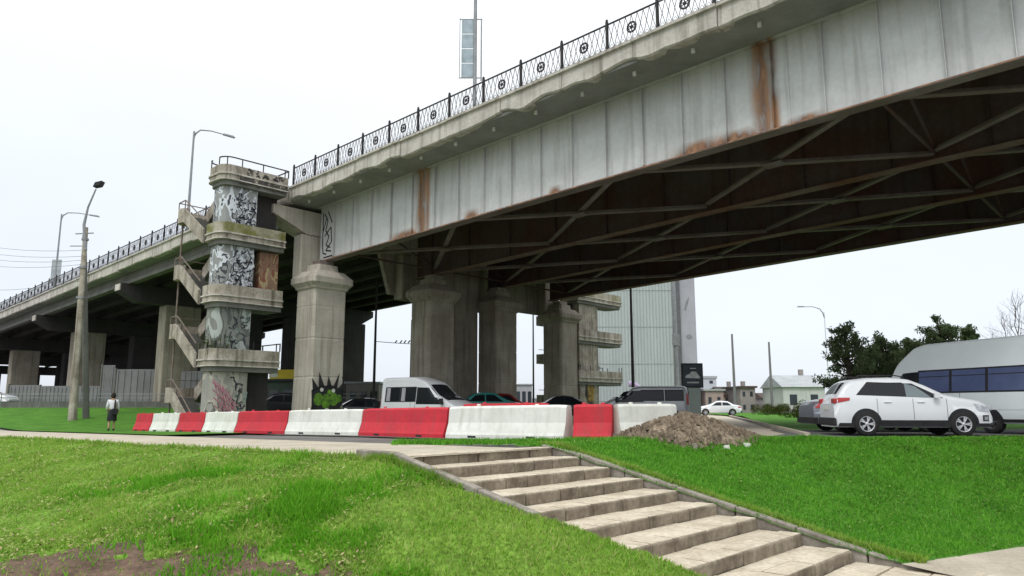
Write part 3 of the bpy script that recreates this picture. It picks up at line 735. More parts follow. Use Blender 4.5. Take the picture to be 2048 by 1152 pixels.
tw = tower('tall stair tower with graffiti walls and zigzag flights on the near side of the bridge')
tw2 = tower('dark stair tower with zigzag platforms on the far side under the bridge', True)
wcol = mat('white wall paint', (.66,.69,.74), (.5,.53,.58), scale=5); bcol = mat('blue black wall paint', (.03,.035,.055), (.05,.05,.06), scale=5); gcol = mat('grey green wall paint', (.30,.36,.33), (.22,.27,.25), scale=5)
rs = random.Random(12)
def arc_strokes(n, z0, z1, mt, wd, xf, b0=-6.15, b1=-5.06, big=.5):
    m = MB()
    for _ in range(n):
        c = (rs.uniform(b0+.1, b1-.1), rs.uniform(z0+.15, z1-.15)); r_ = rs.uniform(.08, big)*.6; a = rs.uniform(0, 6.28); sw = rs.uniform(1., 3.6); st_ = rs.uniform(.5, 1.9)
        pts = []
        for k in range(7):
            t = a+sw*k/6; y = min(b1, max(b0, c[0]+r_*.8*math.cos(t)+.05*rs.gauss(0,1))); z = min(z1, max(z0, c[1]+r_*st_*math.sin(t)))
            pts.append((y, z))
        for p, q in zip(pts, pts[1:]):
            d = Vector((0, q[0]-p[0], q[1]-p[1]))
            if d.length < .02: continue
            m.bar((xf, p[0]-d.y*.08, p[1]-d.z*.08), (xf, q[0]+d.y*.08, q[1]+d.z*.08), wd*rs.uniform(.6,1.3), .004, up=(1,0,0))
    m.build('graffiti', mt, tw)
for (z0, z1, nw, nb_) in ((9.0, 11.2, 22, 30), (6.0, 8.3, 30, 34), (3.1, 5.3, 8, 12), (.2, 2.3, 3, 14)):
    arc_strokes(nw, z0, z1, wcol if z0 > 5 else gcol, .13, 1.356); arc_strokes(nb_, z0, z1, bcol, .05, 1.364)
# ragged crumbled edge and tags on the top landing
cr = MB(); cr.box(1.602,1.612,-6.1,-3.7,11.52,11.60)
for i in range(46):
    b = -6.2+2.6*random.random(); sz = random.uniform(.04,.13); cr.box(1.602, 1.62+random.random()*.02, b, b+sz*1.8, 11.5+random.uniform(-.05,.08), 11.6+random.uniform(0,.25))
cr.build('spalled_concrete', mat('exposed dark concrete', (.10,.09,.08), (.05,.045,.04), scale=8, bump=.4), tw)
tg = MB(); rs = random.Random(4)
for i in range(16):
    b = -6.2+2.5*rs.random(); z = 11.95+.25*rs.random()
    for k in range(3):
        p = (1.612, b+rs.uniform(-.15,.15), z+rs.uniform(-.12,.12)); q = (1.612, b+rs.uniform(-.15,.15), z+rs.uniform(-.12,.12)); tg.bar(p, q, .012, .03)
tg.build('graffiti', trim, tw)
# weeds growing on the first landing
wd = MB()
for i in range(420):
    a = random.gauss(0,.5); b = -6.5+random.gauss(0,.35); z = 3.5+abs(random.gauss(0,.22)); r = random.uniform(.03,.08)
    n1 = Vector((random.gauss(0,1),random.gauss(0,1),random.gauss(0,1))).normalized(); n2 = n1.cross(Vector((.3,.5,.8))).normalized()
    c = Vector((1.1+a*.6,b,z)); wd.add([c-n1*r, c+n2*r*.6, c+n1*r, c-n2*r*.6], [(0,1,2,3)])
for i in range(14):
    b = -6.6+random.gauss(0,.3); wd.tube([(1.2,b,3.1),(1.3+random.gauss(0,.1),b+random.gauss(0,.1),4.1)], .01, 3)
tag(wd.build('weed_plant', plant_m, None, (O[0], O[1], 0), TH), 'small bushy weed growing on the lowest landing of the near stair tower', 'plant')
# pink scribbled panel at the foot of the tower
pk = MB()
for i in range(6): pk.bar((1.9, -6.9+.14*i, 2.0-.10*i), (1.9, -6.45+.16*i, .5-.04*i), .03, .05)
for i in range(4): pk.bar((1.94, -7.0+.05*i, 1.9-.35*i), (1.94, -5.7+.05*i, .8-.30*i), .03, .045)
tag(pk.build('painted_railing', mat('faded pink paint', (.45,.12,.20), (.38,.25,.27), scale=3), None, (O[0], O[1], 0), TH), 'faded pink slanting bars at the foot of the stair tower', 'railing')
# yellow figure graffiti on the far tower face
fg = MB()
fg.prismx([(q[0], q[1]) for q in blob(22.1, 1.9, .55, 1.7)], 1.37, 1.375); fg.build('graffiti', mat('mustard spray paint', (.35,.26,.06), (.16,.08,.03), scale=4, lo=.42, hi=.55), tw2)
fg = MB(); fg.prismx([(21.5,1.7),(21.7,2.9),(22.1,3.1),(21.8,2.4),(21.8,1.3)], 1.378, 1.384); fg.prismx([(21.8,.6),(22.0,1.2),(22.4,1.1),(22.3,.5)], 1.378, 1.384); fg.build('graffiti', trim, tw2)

# ------------------------------------------------------------------ barriers
def zb_at(X, Y): return zg(X, Y)
def barrier(i, p, q, red, label, H=.86):
    L_ = math.hypot(q[0]-p[0], q[1]-p[1]); rz = math.atan2(q[1]-p[1], q[0]-p[0])
    z = (zb_at(*p)+zb_at(*q))/2; sl_ = (zb_at(*q)-zb_at(*p))/L_
    m = MB(); h = L_/2-.03; n = 12; P = []
    prof = [(-.30,0),(-.30,.10),(-.27,.16),(-.17,.42),(-.13,.80),(-.10,H-.02),(-.07,H),(.07,H),(.10,H-.02),(.13,.80),(.17,.42),(.27,.16),(.30,.10),(.30,0)]
    for k in range(n+1):
        x = -h+2*h*k/n; e_ = 1-.10*(abs(k-n/2) > n/2-.5)
        P.append([(x, y*e_, zz_*(1-.02*(k in (0, n)))+sl_*x) for y, zz_ in prof])
    m.grid(P, smooth=False); m.add(P[0], [tuple(range(14))]); m.add(P[-1], [tuple(range(14))[::-1]])
    t = thing('traffic_barrier', label, 'barrier', ((p[0]+q[0])/2, (p[1]+q[1])/2, z-.01), rz, 'red and white barriers across the plaza')
    m.build('body', red_plastic if red else white_plastic, t, bevel=.015)
    m = MB()
    for x in (-h*.5, h*.5): m.lathe([(.0,H+.04),(.05,H+.04),(.055,H-.0)], 10, x, 0)
    m.build('filler_cap', red_plastic if red else white_plastic, t)
    m = MB()
    pass
    for x in (-h*.5, h*.5):
        m = MB(); m.box(x-.14, x+.14, -.304, -.298, .02+sl_*x, .075+sl_*x); m.build('forklift_slot', trim, t)
bu = [(1140,18.6),(903,21.0),(732,24.3),(584,27.0),(483,29.2),(418,30.8),(366,32.1),(313,33.6),(280,34.7)]
bp_ = [((u-1024)/1499*d, d) for u, d in bu]
cols_ = [0,1,0,1,0,1,0,1]
labs = ['longest white barrier, nearest to the steps', 'long red barrier in front of the white passenger van', 'white barrier in front of the front pier', 'red barrier right below the stair tower', 'pale barrier segment left of the red one below the stair tower', 'small red barrier between two pale ones at the foot of the stair tower', 'second farthest pale barrier, next to the end of the row', 'farthest small red barrier at the left end of the row']
for i in range(8): barrier(i, bp_[i+1], bp_[i], cols_[i], labs[i], .86-.012*i)
barrier(9, (1.52,18.5), (2.47,18.2), 1, 'short red barrier standing just left of the earth heap'); barrier(10, (2.50,18.2), (4.1,18.9), 0, 'white barrier half buried behind the earth heap')
for x0, y0, x1, y1, l in ((-1.6,24.6,1.2,23.9,'red barrier top showing behind the longest white barrier'),): barrier(11, (x0,y0), (x1,y1), 1, l, .98)

# ------------------------------------------------------------------ earth heap
g = MB(); P = []
for i in range(90):
    row = []
    for k in range(60):
        u = i/89*2-1; v = k/59*2-1; r = math.sqrt(u*u+v*v)
        h = .66*max(0, 1-abs(r)**1.25) if r < 1 else 0
        x = 4.12+1.95*u; y = 17.9+1.1*v; s = max(0, 1-r)
        h += (.10*mnoise.noise((x*2.2,y*2.2,0))+.06*mnoise.noise((x*6,y*6,2))+.05*mnoise.noise((x*14,y*14,4)))*min(1, s*3)
        row.append((x, y, zg(x, y)+h-.06))
    P.append(row)
g.grid(P, smooth=False)
for i in range(1100):
    a = random.random()*6.28; r = random.random()**.6; x = 4.12+2.0*r*math.cos(a); y = 17.9+1.15*r*math.sin(a); s_ = random.uniform(.012,.045)
    h = .66*max(0, 1-r**1.25); g.hexa([(x-s_,y-s_,zg(x,y)+h-.08),(x+s_,y-s_*.8,zg(x,y)+h-.08),(x+s_*.8,y+s_,zg(x,y)+h-.08),(x-s_,y+s_*.7,zg(x,y)+h-.08)], [(x-s_*.5,y-s_*.6,zg(x,y)+h-.02+s_),(x+s_*.6,y-s_*.4,zg(x,y)+h-.03+s_),(x+s_*.4,y+s_*.6,zg(x,y)+h-.02+s_),(x-s_*.6,y+s_*.4,zg(x,y)+h-.02+s_)])
tag(g.build('earth_heap', dirt_m, fix=False), 'low heap of brown earth and rubble at the end of the barriers', 'earth heap')
rb = random.Random(3)
for i in range(7):
    m = MB(); x = 3.7+rb.random()*1.6; y = 16.75+rb.random()*.4; s_ = rb.uniform(.03,.07); z = zg(x,y)+.02
    vs = [Vector((rb.uniform(.7,1)*a, rb.uniform(.7,1)*b, rb.uniform(.6,.9)*c))*s_ for a in (-1,1) for b in (-1,1) for c in (-1,1)]
    m.add(vs, [(0,1,3,2),(4,6,7,5),(0,4,5,1),(2,3,7,6),(0,2,6,4),(1,5,7,3)])
    tag(m.build('stone', white_plastic if i < 4 else curb_m, None, (x, y, z)), 'small pale stone lying in the grass before the earth heap', 'stone', 'small stones before the earth heap')

# ------------------------------------------------------------------ vehicles
def interp(pts, x):
    if x <= pts[0][0]: return pts[0][1]
    for (a, b), (c, d) in zip(pts, pts[1:]):
        if x <= c: k = (x-a)/(c-a); return b+(d-b)*k
    return pts[-1][1]
def smooth_prof(pts, r=.10):
    return lambda x: (interp(pts, x-r)+2*interp(pts, x-r/2)+2*interp(pts, x)+2*interp(pts, x+r/2)+interp(pts, x+r))/8
class Car:
    def __init__(s, top, width, bot=.28, belt=.95, tum=.20, r=.10, shoulder=.97, planr=.35, crown=.03, L=None):
        s.top = smooth_prof(top, r); s.w = width/2; s.bot = bot; s.belt = belt; s.tum = tum; s.sh = shoulder
        s.x0, s.x1 = top[0][0], top[-1][0]; s.pr = planr; s.crown = crown
    def half(s, x):
        d = min(x-s.x0, s.x1-x)
        k = 1 if d > s.pr else 1-.16*(1-d/s.pr)**2
        return s.w*k
    def bt(s, x):
        return s.bot
    def y(s, x, z):
        zt = s.top(x); w_ = s.half(x); be = min(s.belt, zt-.05)
        if z < .55: y = w_*(.955+.045*max(0, min(1, (z-s.bot)/(.55-s.bot))))
        elif z < be: y = w_*(1-(1-s.sh)*((z-.55)/max(.01, be-.55))**2)
        else: y = w_*s.sh-s.tum*(z-be)
        rr = .11; d = zt-z
        if d < rr: y -= rr*(1-math.sqrt(max(0, 1-(1-d/rr)**2)))
        return y
    def section(s, x):
        zt = s.top(x); b = s.bt(x); pts = []
        zs = [b+.0, b+.03, b+.1, .42, .55, .68, .80, .9]
        zs = [z for z in zs if z < zt-.2]; zs = (zs+[zs[-1]]*8)[:8]
        top = [zt-.2+.2*k for k in (0,.3,.5,.68,.82,.92,.98)]
        mid = [zs[-1]+(top[0]-zs[-1])*k/4 for k in range(1, 4)]
        for z in zs+mid+top: pts.append((s.y(x, z), z))
        pts[0] = (pts[0][0]-.06, pts[0][1])
        yt = s.y(x, zt-.004)
        pts += [(yt*.96, zt), (yt*.6, zt+s.crown*.7), (yt*.25, zt+s.crown)]
        return pts
    def body(s, n=64):
        m = MB(); P = []
        for i in range(n+1):
            x = s.x0+(s.x1-s.x0)*i/n; h = s.section(x)
            P.append([(x, -y, z) for y, z in h]+[(x, y, z) for y, z in h[::-1]])
        m.grid(P, smooth=True, closed=True)
        for r in (P[0], P[-1]): m.add(r, [tuple(range(len(r)))])
        return m
    def side(s, poly, side, off=.006, nx=10, nz=5):
        # a quad patch: poly = functions or 4 corners (x,z): bl, br, tr, tl
        (ax, az), (bx, bz), (cx, cz), (dx, dz) = poly; m = MB(); P = []
        for i in range(nx+1):
            u = i/nx; row = []
            for k in range(nz+1):
                v = k/nz; x = (ax+(bx-ax)*u)*(1-v)+(dx+(cx-dx)*u)*v; z = (az+(bz-az)*u)*(1-v)+(dz+(cz-dz)*u)*v
                row.append((x, side*(s.y(x, z)+off), z))
            P.append(row)
        m.grid(P); return m
    def over(s, xa, xb, ka=.86, kb=.86, off=.008, lo=0):
        m = MB(); P = []
        for i in range(11):
            x = xa+(xb-xa)*i/10; zt = s.top(x); yt = s.y(x, zt-.004)*.96; k = ka+(kb-ka)*i/10
            P.append([(x, yt*k*j/5, zt+off+.006+s.crown*interp([(0,1),(.25,1),(.6,.7),(.96,0)], abs(k*j/5)*.96)) for j in range(-5, 6)])
        m.grid(P); return m
def wheel(root, x, y, r, side, spokes=5, mt=alloy, w_=.22):
    t = MB(); t.lathe([(r*.62,-w_/2),(r*.9,-w_/2),(r,-w_/2+.03),(r,w_/2-.03),(r*.9,w_/2),(r*.62,w_/2)], 28, axis='y')
    o = t.build('wheel', rubber, root, (x, y, r))
    m = MB(); s = side; yo = s*w_/2
    m.lathe([(r*.64, yo*.98),(r*.62, yo*1.02),(r*.57, yo*.9),(r*.56, yo*.2)], 28, axis='y')
    for k in range(spokes):
        for da in ((-.16,.16) if spokes == 5 else (0,)):
            an = k*2*math.pi/spokes; p = (r*.12*math.cos(an), yo*.88, r*.12*math.sin(an)); q = (r*.59*math.cos(an+da), yo*.86, r*.59*math.sin(an+da)); m.bar(p, q, r*.10, .02, up=(0,1,0))
    m.lathe([(0,yo*.95),(r*.14,yo*.95),(r*.16,yo*.8)], 14, axis='y')
    m.build('rim', mt, o)
    m = MB(); m.lathe([(0,yo*.3),(r*.56,yo*.3)], 24, axis='y'); m.build('brake_disc', trim, o)
def arch(root, car, x, r, side, mt, rin=None, off=.012, cladding=True):
    m = MB(); P = []
    for i in range(25):
        an = -.25+(math.pi+.5)*i/24; row = []
        for rr in ((0, r*.5, r*.99) if not rin else (rin, r)):
            px, pz = x+rr*math.cos(an), .34+rr*math.sin(an); pz = max(pz, car.bot+.0)
            row.append((px, side*(car.y(px, max(pz,.3))+off), pz))
        P.append(row)
    m.grid(P, smooth=False); return m.build('wheel_arch', mt, root)

# --- white hatchback suv
hx, hy = math.cos(R(-11)), math.sin(R(-11))
suv = thing('parked_car', 'white compact suv with alloy wheels standing on the road in front of the minibus', 'car', (11.22, 21.60, -.035), R(-8)); suv.scale = (.965, 1, 1)
top = [(-2.13,.78),(-2.10,.98),(-2.03,1.10),(-1.78,1.42),(-1.62,1.53),(-1.1,1.595),(-.4,1.61),(.02,1.565),(.42,1.40),(.93,1.13),(1.2,1.075),(1.75,.985),(2.0,.88),(2.12,.68),(2.14,.5)]
c = Car(top, 1.78, bot=.24, belt=1.02, tum=.34, r=.07)
c.body(90).build('body', white_car, suv, fix=True)
for sd_ in (-1, 1):
    for P4, mt, nm in (([(-1.44,1.15),(-.98,1.12),(-.98,1.47),(-1.14,1.47)], glass_dark, 'side_window'), ([(-.95,1.115),(-.20,1.085),(-.20,1.48),(-.95,1.475)], glass_dark, 'side_window'), ([(-.15,1.085),(.52,1.06),(.13,1.37),(-.15,1.46)], glass_clear, 'side_window'), ([(.56,1.06),(.76,1.06),(.52,1.18),(.20,1.36)], glass_dark, 'side_window')):
        c.side(P4, sd_).build(nm, mt, suv)
    c.side([(-1.52,1.13),(.84,1.04),(.06,1.45),(-1.16,1.50)], sd_, .003, 24, 5).build('window_surround', trim, suv)
    c.side([(-2.05,.26),(2.05,.26),(2.02,.36),(-2.02,.36)], sd_, .012, 30, 2).build('sill_trim', trim, suv)
    c.side([(-.95,.36),(.95,.36),(.95,.44),(-.95,.44)], sd_, .014, 12, 2).build('sill_trim', trim, suv)
    for x in (-1.29, 1.30):
        arch(suv, c, x, .425, sd_, trim)
        wheel(suv, x, sd_*.80, .335, sd_)
    for x in (-.97, .0, .9):
        c.side([(x,.46),(x+.012,.46),(x+.012,1.03),(x,1.03)], sd_, .003, 1, 6).build('door_gap', trim, suv)
    for x in (-.78, .12): 
        m = MB(); m.box(x, x+.2, sd_*.885-.02, sd_*.885+.02, .92, .95); m.build('door_handle', white_car, suv, bevel=.01)
    c.side([(-2.10,.90),(-1.72,.98),(-1.70,1.06),(-2.02,1.06)], sd_, .010, 5, 3).build('tail_lamp', lamp_red, suv)
    c.side([(1.72,.70),(2.02,.66),(2.0,.80),(1.60,.90)], sd_, .010, 5, 3).build('head_lamp', lamp_white, suv)
    c.side([(1.82,.42),(2.0,.42),(2.0,.58),(1.82,.58)], sd_, .012, 3, 3).build('fog_lamp', trim, suv)
    c.side([(1.86,.45),(1.97,.45),(1.97,.54),(1.86,.54)], sd_, .018, 3, 3).build('fog_lamp', lamp_white, suv)
    m = MB(); m.tube([(.62,sd_*.83,1.06),(.64,sd_*.98,1.10)], .02, 6); m.box(.55,.70,sd_*.98-.05,sd_*.98+.05,1.04,1.18); m.build('wing_mirror', white_car, suv, bevel=.03)
    m = MB(); m.tube([(-1.5,sd_*.62,1.60),(-1.35,sd_*.61,1.68),(-.35,sd_*.60,1.68),(-.1,sd_*.60,1.63)], .018, 6); m.build('roof_rail', trim, suv)
c.over(.06, .98).build('windscreen', glass_dark, suv)
c.over(-2.0, -1.72,.8,.8).build('rear_window', glass_dark, suv)
m = MB(); m.box(2.09,2.15,-.45,.45,.52,.80); m.build('grille', trim, suv, bevel=.03)
m = MB(); m.box(-2.18,-2.08,-.8,.8,.28,.5); m.box(2.02,2.17,-.8,.8,.26,.38); m.build('bumper_trim', trim, suv, bevel=.04)
m = MB(); m.box(-2.16,-2.14,-.26,.26,.72,.83); m.build('number_plate', white_plastic, suv)
for sd_ in (-1, 1):
    m = MB(); m.box(2.03,2.135,sd_*.60-.18,sd_*.60+.18,.70,.84); m.build('head_lamp', lamp_white, suv, bevel=.03)
    m = MB(); m.box(-2.14,-2.04,sd_*.66-.14,sd_*.66+.14,.90,1.04); m.build('tail_lamp', lamp_red, suv, bevel=.02)

# --- high roof minibus (nose at +x)
def van(name, label, loc, rz, Lr, H, paintm, glassm, wins, wb, nose=1.25, width=1.98, slope=.75, wr=.35, rimm=steel_rim, belt=1.05, gz=(1.22,1.78), slant=.0, extra=True, roofnose=.30):
    t = thing(name, label, 'van' if name != 'minibus' else 'minibus', loc, rz)
    xf = wb/2+.95; xr = xf-Lr
    top = [(xr,1.0),(xr+.01,H-.30),(xr+.08,H-.06),(xr+.35,H),(xf-nose-slope-roofnose-.35,H),(xf-nose-slope-.10,H-roofnose*.45),(xf-nose-slope*.45,H-roofnose-.38),(xf-nose+.12,1.28),(xf-.35,1.06),(xf-.06,.86),(xf,.55)]
    c = Car(top, width, bot=.30, belt=belt, tum=.13, r=.08, shoulder=.985, crown=.04)
    c.body(90).build('body', paintm, t)
    for sd_ in (-1, 1):
        for i, (x0, x1) in enumerate(wins):
            c.side([(x0-.05,gz[0]-.05),(x1+.05,gz[0]-.05),(x1+.05,gz[1]+.05),(x0-.05,gz[1]+.05)], sd_, .005, 6, 4).build('window_seal', trim, t)
            o = c.side([(x0,gz[0]),(x1,gz[0]),(x1,gz[1]),(x0,gz[1])], sd_, .010, 6, 4).build('side_window', glassm, t)
            if extra == 'curtain':
                c.side([(x0+.05,gz[0]),(x0+.32,gz[0]),(x0+.30,gz[1]),(x0+.05,gz[1])], sd_, .013, 3, 4).build('curtain', curtain, t)
            if extra == 'bus':
                c.side([(x0,gz[1]-.19),(x1,gz[1]-.19),(x1,gz[1]-.165),(x0,gz[1]-.165)], sd_, .014, 6, 1).build('window_bar', trim, t)
        xd = xf-nose-slope*.9-.02
        c.side([(xd-.72,1.14),(xf-nose-.02,1.12),(xd+.20,gz[1]-.02),(xd-.72,gz[1]+.02)], sd_, .008, 6, 5).build('side_window', glass_dark, t)
        for x in (wb/2, -wb/2):
            arch(t, c, x, wr+.09, sd_, trim, off=.01); wheel(t, x, sd_*(width/2-.13), wr, sd_, 6, rimm, .24)
        for x in (xd-.80, xf-nose+.02, -wb/2+1.0):
            c.side([(x,.4),(x+.014,.4),(x+.014,1.95),(x,1.95)] if x < xf-nose-.2 else [(x,.4),(x+.014,.4),(x+.014,1.1),(x,1.1)], sd_, .003, 1, 6).build('door_gap', trim, t)
        c.side([(xr+.15,.34),(xf-.25,.34),(xf-.25,.44),(xr+.15,.44)], sd_, .008, 20, 2).build('sill_trim', trim, t)
        c.side([(xr+.3,.72),(xf-.9,.72),(xf-.9,.80),(xr+.3,.80)], sd_, .010, 20, 2).build('side_moulding', paintm, t)
        c.side([(xr+.02,1.0),(xr+.14,1.0),(xr+.14,1.6),(xr+.02,1.6)], sd_, .010, 3, 3).build('tail_lamp', lamp_red, t)
        c.side([(xf-.50,.78),(xf-.12,.74),(xf-.15,.86),(xf-.52,1.0)], sd_, .012, 4, 3).build('head_lamp', lamp_white, t)
        m = MB(); m.box(xf-nose-.18,xf-nose-.02,sd_*(width/2+.10)-.08,sd_*(width/2+.10)+.08,1.12,1.42); m.bar((xf-nose-.1,sd_*(width/2-.1),1.2),(xf-nose-.1,sd_*(width/2+.1),1.25),.05); m.build('wing_mirror', trim, t, bevel=.04)
    c.over(xf-nose-slope*.92, xf-nose+.06, .88, .9).build('windscreen', glass_dark, t)
    m = MB(); m.box(xf-.04,xf+.03,-.55,.55,.62,.80); m.box(xf-.2,xf+.05,-.9,.9,.32,.52); m.build('bumper_trim', trim, t, bevel=.04)
    m = MB(); m.box(xr-.05,xr+.02,-.9,.9,.34,.5); m.build('rear_bumper', trim, t, bevel=.03)
    m = MB(); m.box(xr-.012,xr+.0,-.75,-.06,1.2,1.75); m.box(xr-.012,xr+.0,.06,.75,1.2,1.75); m.build('rear_window', glass_dark, t)
    return t
hb = math.atan2(.95, -.30)
van('minibus', 'tall white minibus with blue tinted windows, cut by the right edge', (14.95, 25.2, -.035), hb, 7.4, 2.92, white_bus, glass_blue, [(-3.35,-2.05),(-1.95,-.75),(-.65,.55)], 4.1, nose=1.0, slope=1.05, wr=.36, gz=(1.30,1.98), extra='bus', roofnose=.22, width=2.05)
van('passenger_van', 'white high roof passenger van driving right under the bridge behind the barriers', (-4.15, 38.9, -.22), R(-34), 5.5, 2.52, white_car, glass_dark, [(-2.4,-1.45),(-1.35,-.35)], 3.3, nose=1.0, slope=1.25, gz=(1.30,1.98), extra='curtain', roofnose=.55, width=2.0)
van('delivery_van', 'silver van with dark windows standing behind the earth heap', (7.2, 41.5, -.1), R(176), 4.9, 2.0, silver_car, glass_dark, [(-2.1,-1.2),(-1.05,.1)], 3.0, nose=.9, slope=.9, gz=(1.25,1.75), extra=False, roofnose=.2)
def sedan(label, loc, rz, mt, H=1.45):
    t = thing('parked_car', label, 'car', loc, rz)
    top = [(-2.2,.75),(-2.18,.95),(-1.75,1.02),(-1.5,1.06),(-.95,H-.07),(-.3,H),(.2,H-.03),(.95,1.06),(1.2,.98),(1.9,.86),(2.15,.7),(2.2,.5)]
    c = Car(top, 1.75, bot=.25, belt=.95, tum=.4, r=.1); c.body(50).build('body', mt, t)
    for sd_ in (-1, 1):
        c.side([(-1.25,1.0),(-.35,.99),(-.35,H-.12),(-.85,H-.15)], sd_, .008).build('side_window', glass_dark, t)
        c.side([(-.28,.99),(.72,.98),(.2,H-.13),(-.28,H-.12)], sd_, .008).build('side_window', glass_dark, t)
        c.side([(-2.15,.75),(-1.85,.78),(-1.85,.92),(-2.15,.92)], sd_, .01, 3, 3).build('tail_lamp', lamp_red, t)
        for x in (-1.3, 1.32): arch(t, c, x, .37, sd_, trim); wheel(t, x, sd_*.78, .31, sd_)
    m = MB(); m.box(-2.25,-2.1,-.8,.8,.28,.46); m.box(2.1,2.25,-.8,.8,.28,.46); m.build('bumper_trim', trim, t, bevel=.03) if False else m.build('bumper_trim', trim, t)
    c.over(.25, .95).build('windscreen', glass_dark, t); c.over(-1.5, -1.0, .8, .85).build('rear_window', glass_dark, t)
    return t
sedan('white sedan parked far off left of the billboard cabinet, roof just visible', (20.9, 76, -.05), R(170), white_car)
sedan('grey car standing half hidden behind the tail of the white suv', (12.0, 24.9, -.03), R(-3), grey_car, 1.42)
sedan('black sedan under the bridge between front pier and white van', (-7.9, 41.5, -.2), R(20), black_car)
sedan('dark red car behind the van nose under the bridge', (-.4, 46, .0), R(5), red_car, 1.6)
sedan('teal car whose roof shows right of the van nose', (-1.3, 43.2, .1), R(8), teal_car, 1.5)
sedan('dark car behind the white barrier beside the far stair tower', (3.6, 48, .0), R(3), black_car, 1.5)
sedan('white sedan at the far left edge beyond the lawn', (-39.2, 55.5, .75), R(5), white_car, 1.45)
sedan('black car standing at the foot of the stair tower behind the barriers', (-13.3, 45, .1), R(10), black_car, 1.5)

# ------------------------------------------------------------------ poles and lamps
def pole(name, label, cat, x, y, z0, z1, r0, r1, mt, extras=None, group=None, lean=(0,0)):
    t = thing(name, label, cat, (x, y, z0), 0, group)
    m = MB(); m.tube([(0,0,0), (lean[0],lean[1],z1-z0)], [r0, r1], 10); m.build('pole', mt, t)
    if extras: extras(t, z1-z0)
    return t
def arm_lamp(dx, dy, rise=.3, ln=1.):
    def f(t, H):
        m = MB(); pts = [(0,0,H-.6),(dx*.06,dy*.06,H-.1),(dx*.2,dy*.2,H+rise*.6),(dx*.55,dy*.55,H+rise),(dx,dy,H+rise)]; m.tube(pts, [.07,.06,.05,.04,.035], 8); m.build('arm', galv, t)
        m = MB(); d = Vector((dx,dy,0)).normalized(); p = Vector((dx,dy,H+rise)); n = d.cross(Vector((0,0,1)))
        m.hexa([p-d*.1-n*.10-Vector((0,0,.05)), p+d*.75-n*.12-Vector((0,0,.05)), p+d*.75+n*.12-Vector((0,0,.05)), p-d*.1+n*.10-Vector((0,0,.05))], [p-d*.1-n*.07+Vector((0,0,.07)), p+d*.6-n*.08+Vector((0,0,.09)), p+d*.6+n*.08+Vector((0,0,.09)), p-d*.1+n*.07+Vector((0,0,.07))])
        m.build('lamp_head', galv, t, bevel=.02)
    return f
x, y, _ = W(-12.8, -2.3); d2 = (BX[0]*2.3, BX[1]*2.3)
pole('street_lamp', 'tall grey curved street lamp standing on the deck behind the stair tower', 'street lamp', x, y, 11.4, 18.9, .10, .06, galv, arm_lamp(BX[0]*2.1, BX[1]*2.1, .35))
x, y, _ = W(-39.3, -2.3)
def lamp_sign(t, H):
    arm_lamp(BX[0]*2.4, BX[1]*2.4, .35)(t, H)
    m = MB(); m.box(-.42,.42,-.03,.03,1.1,3.2); m.build('banner_board', mat('faded grey banner', (.42,.46,.48), (.30,.33,.36), scale=2), t)
pole('street_lamp', 'street lamp with a grey banner on the approach ramp at far left', 'street lamp', x, y, 10.6, 18.0, .10, .06, galv, lamp_sign)
x, y, _ = W(13.9, -2.35)
def banner(t, H):
    m = MB()
    for z in (2.35,3.0,3.65,4.3): m.box(-.56,-.06,-.02,.02,z,z+.60)
    m.build('banner_board', mat('blue grey banner', (.42,.50,.55), (.30,.36,.40), scale=2.5, streak=.3), t)
    m = MB()
    for z in (2.32,4.93): m.bar((-.66,0,z),(.3,0,z),.035)
    m.bar((-.64,0,2.3),(-.64,0,5.0),.03); m.bar((-.02,0,2.3),(-.02,0,4.95),.03); m.bar((.26,0,2.2),(.26,0,4.95),.06)
    m.build('banner_frame', galv, t)
pole('banner_pole', 'tall grey pole with a narrow framed banner rising behind the bridge railing', 'pole', x, y, 11.9, 22., .085, .07, galv, banner)
# old concrete pole pair, left
p = at(148, 806, 44); X0, Y0 = p[0], p[1]; z0 = zg(X0, Y0)
t = thing('utility_pole', 'leaning weathered concrete utility pole with a lamp on top at the left', 'pole', (X0, Y0, z0))
tp = at(172, 455, 44.3); q = (tp[0]-X0, .3, tp[2]-z0)
m = MB(); m.tube([(0,0,-.3), (q[0]*.5,.15,q[2]*.5), q], [.25,.19,.13], 8); m.build('pole', conc_tower, t)
m = MB(); a_ = at(176, 806, 45); b_ = at(169, 470, 44.6); m.tube([(a_[0]-X0, a_[1]-Y0, -.3), (b_[0]-X0, b_[1]-Y0, b_[2]-z0)], [.20,.12], 8); m.build('strut_pole', conc_beam, t)
m = MB(); pts = [at(171,500,44.2), at(168,450,44.2), at(176,415,44.2), at(192,378,44.2)]; m.tube([(a-X0, b-Y0, c_-z0) for a, b, c_ in pts], [.10,.09,.06,.045], 8); m.build('arm', galv, t)
m = MB(); a = at(195,369,44.2); cx, cy, cz = a[0]-X0, a[1]-Y0, a[2]-z0
m.hexa([(cx-.22,cy-.15,cz-.18),(cx+.18,cy-.15,cz-.10),(cx+.18,cy+.3,cz-.10),(cx-.22,cy+.3,cz-.18)], [(cx-.10,cy-.15,cz+.12),(cx+.32,cy-.15,cz+.22),(cx+.32,cy+.3,cz+.22),(cx-.10,cy+.3,cz+.12)]); m.build('lamp_head', trim, t, bevel=.03)
for zf_ in (.62,.78,.93):
    m = MB(); m.lathe([(.34-.17*zf_+.02,q[2]*zf_),(.36-.17*zf_,q[2]*zf_+.12)], 10, q[0]*zf_, .3*zf_); m.build('band', galv, t)
m = MB(); m.bar((q[0]-.6,.3,q[2]-.4),(q[0]+.5,.3,q[2]-.35),.06); m.build('cross_arm', galv, t)
m = MB(); m.bar((q[0]*.93-.9,.3,q[2]*.9),(q[0]*.93+.1,.3,q[2]*.9),.05); m.build('cross_arm', galv, t)
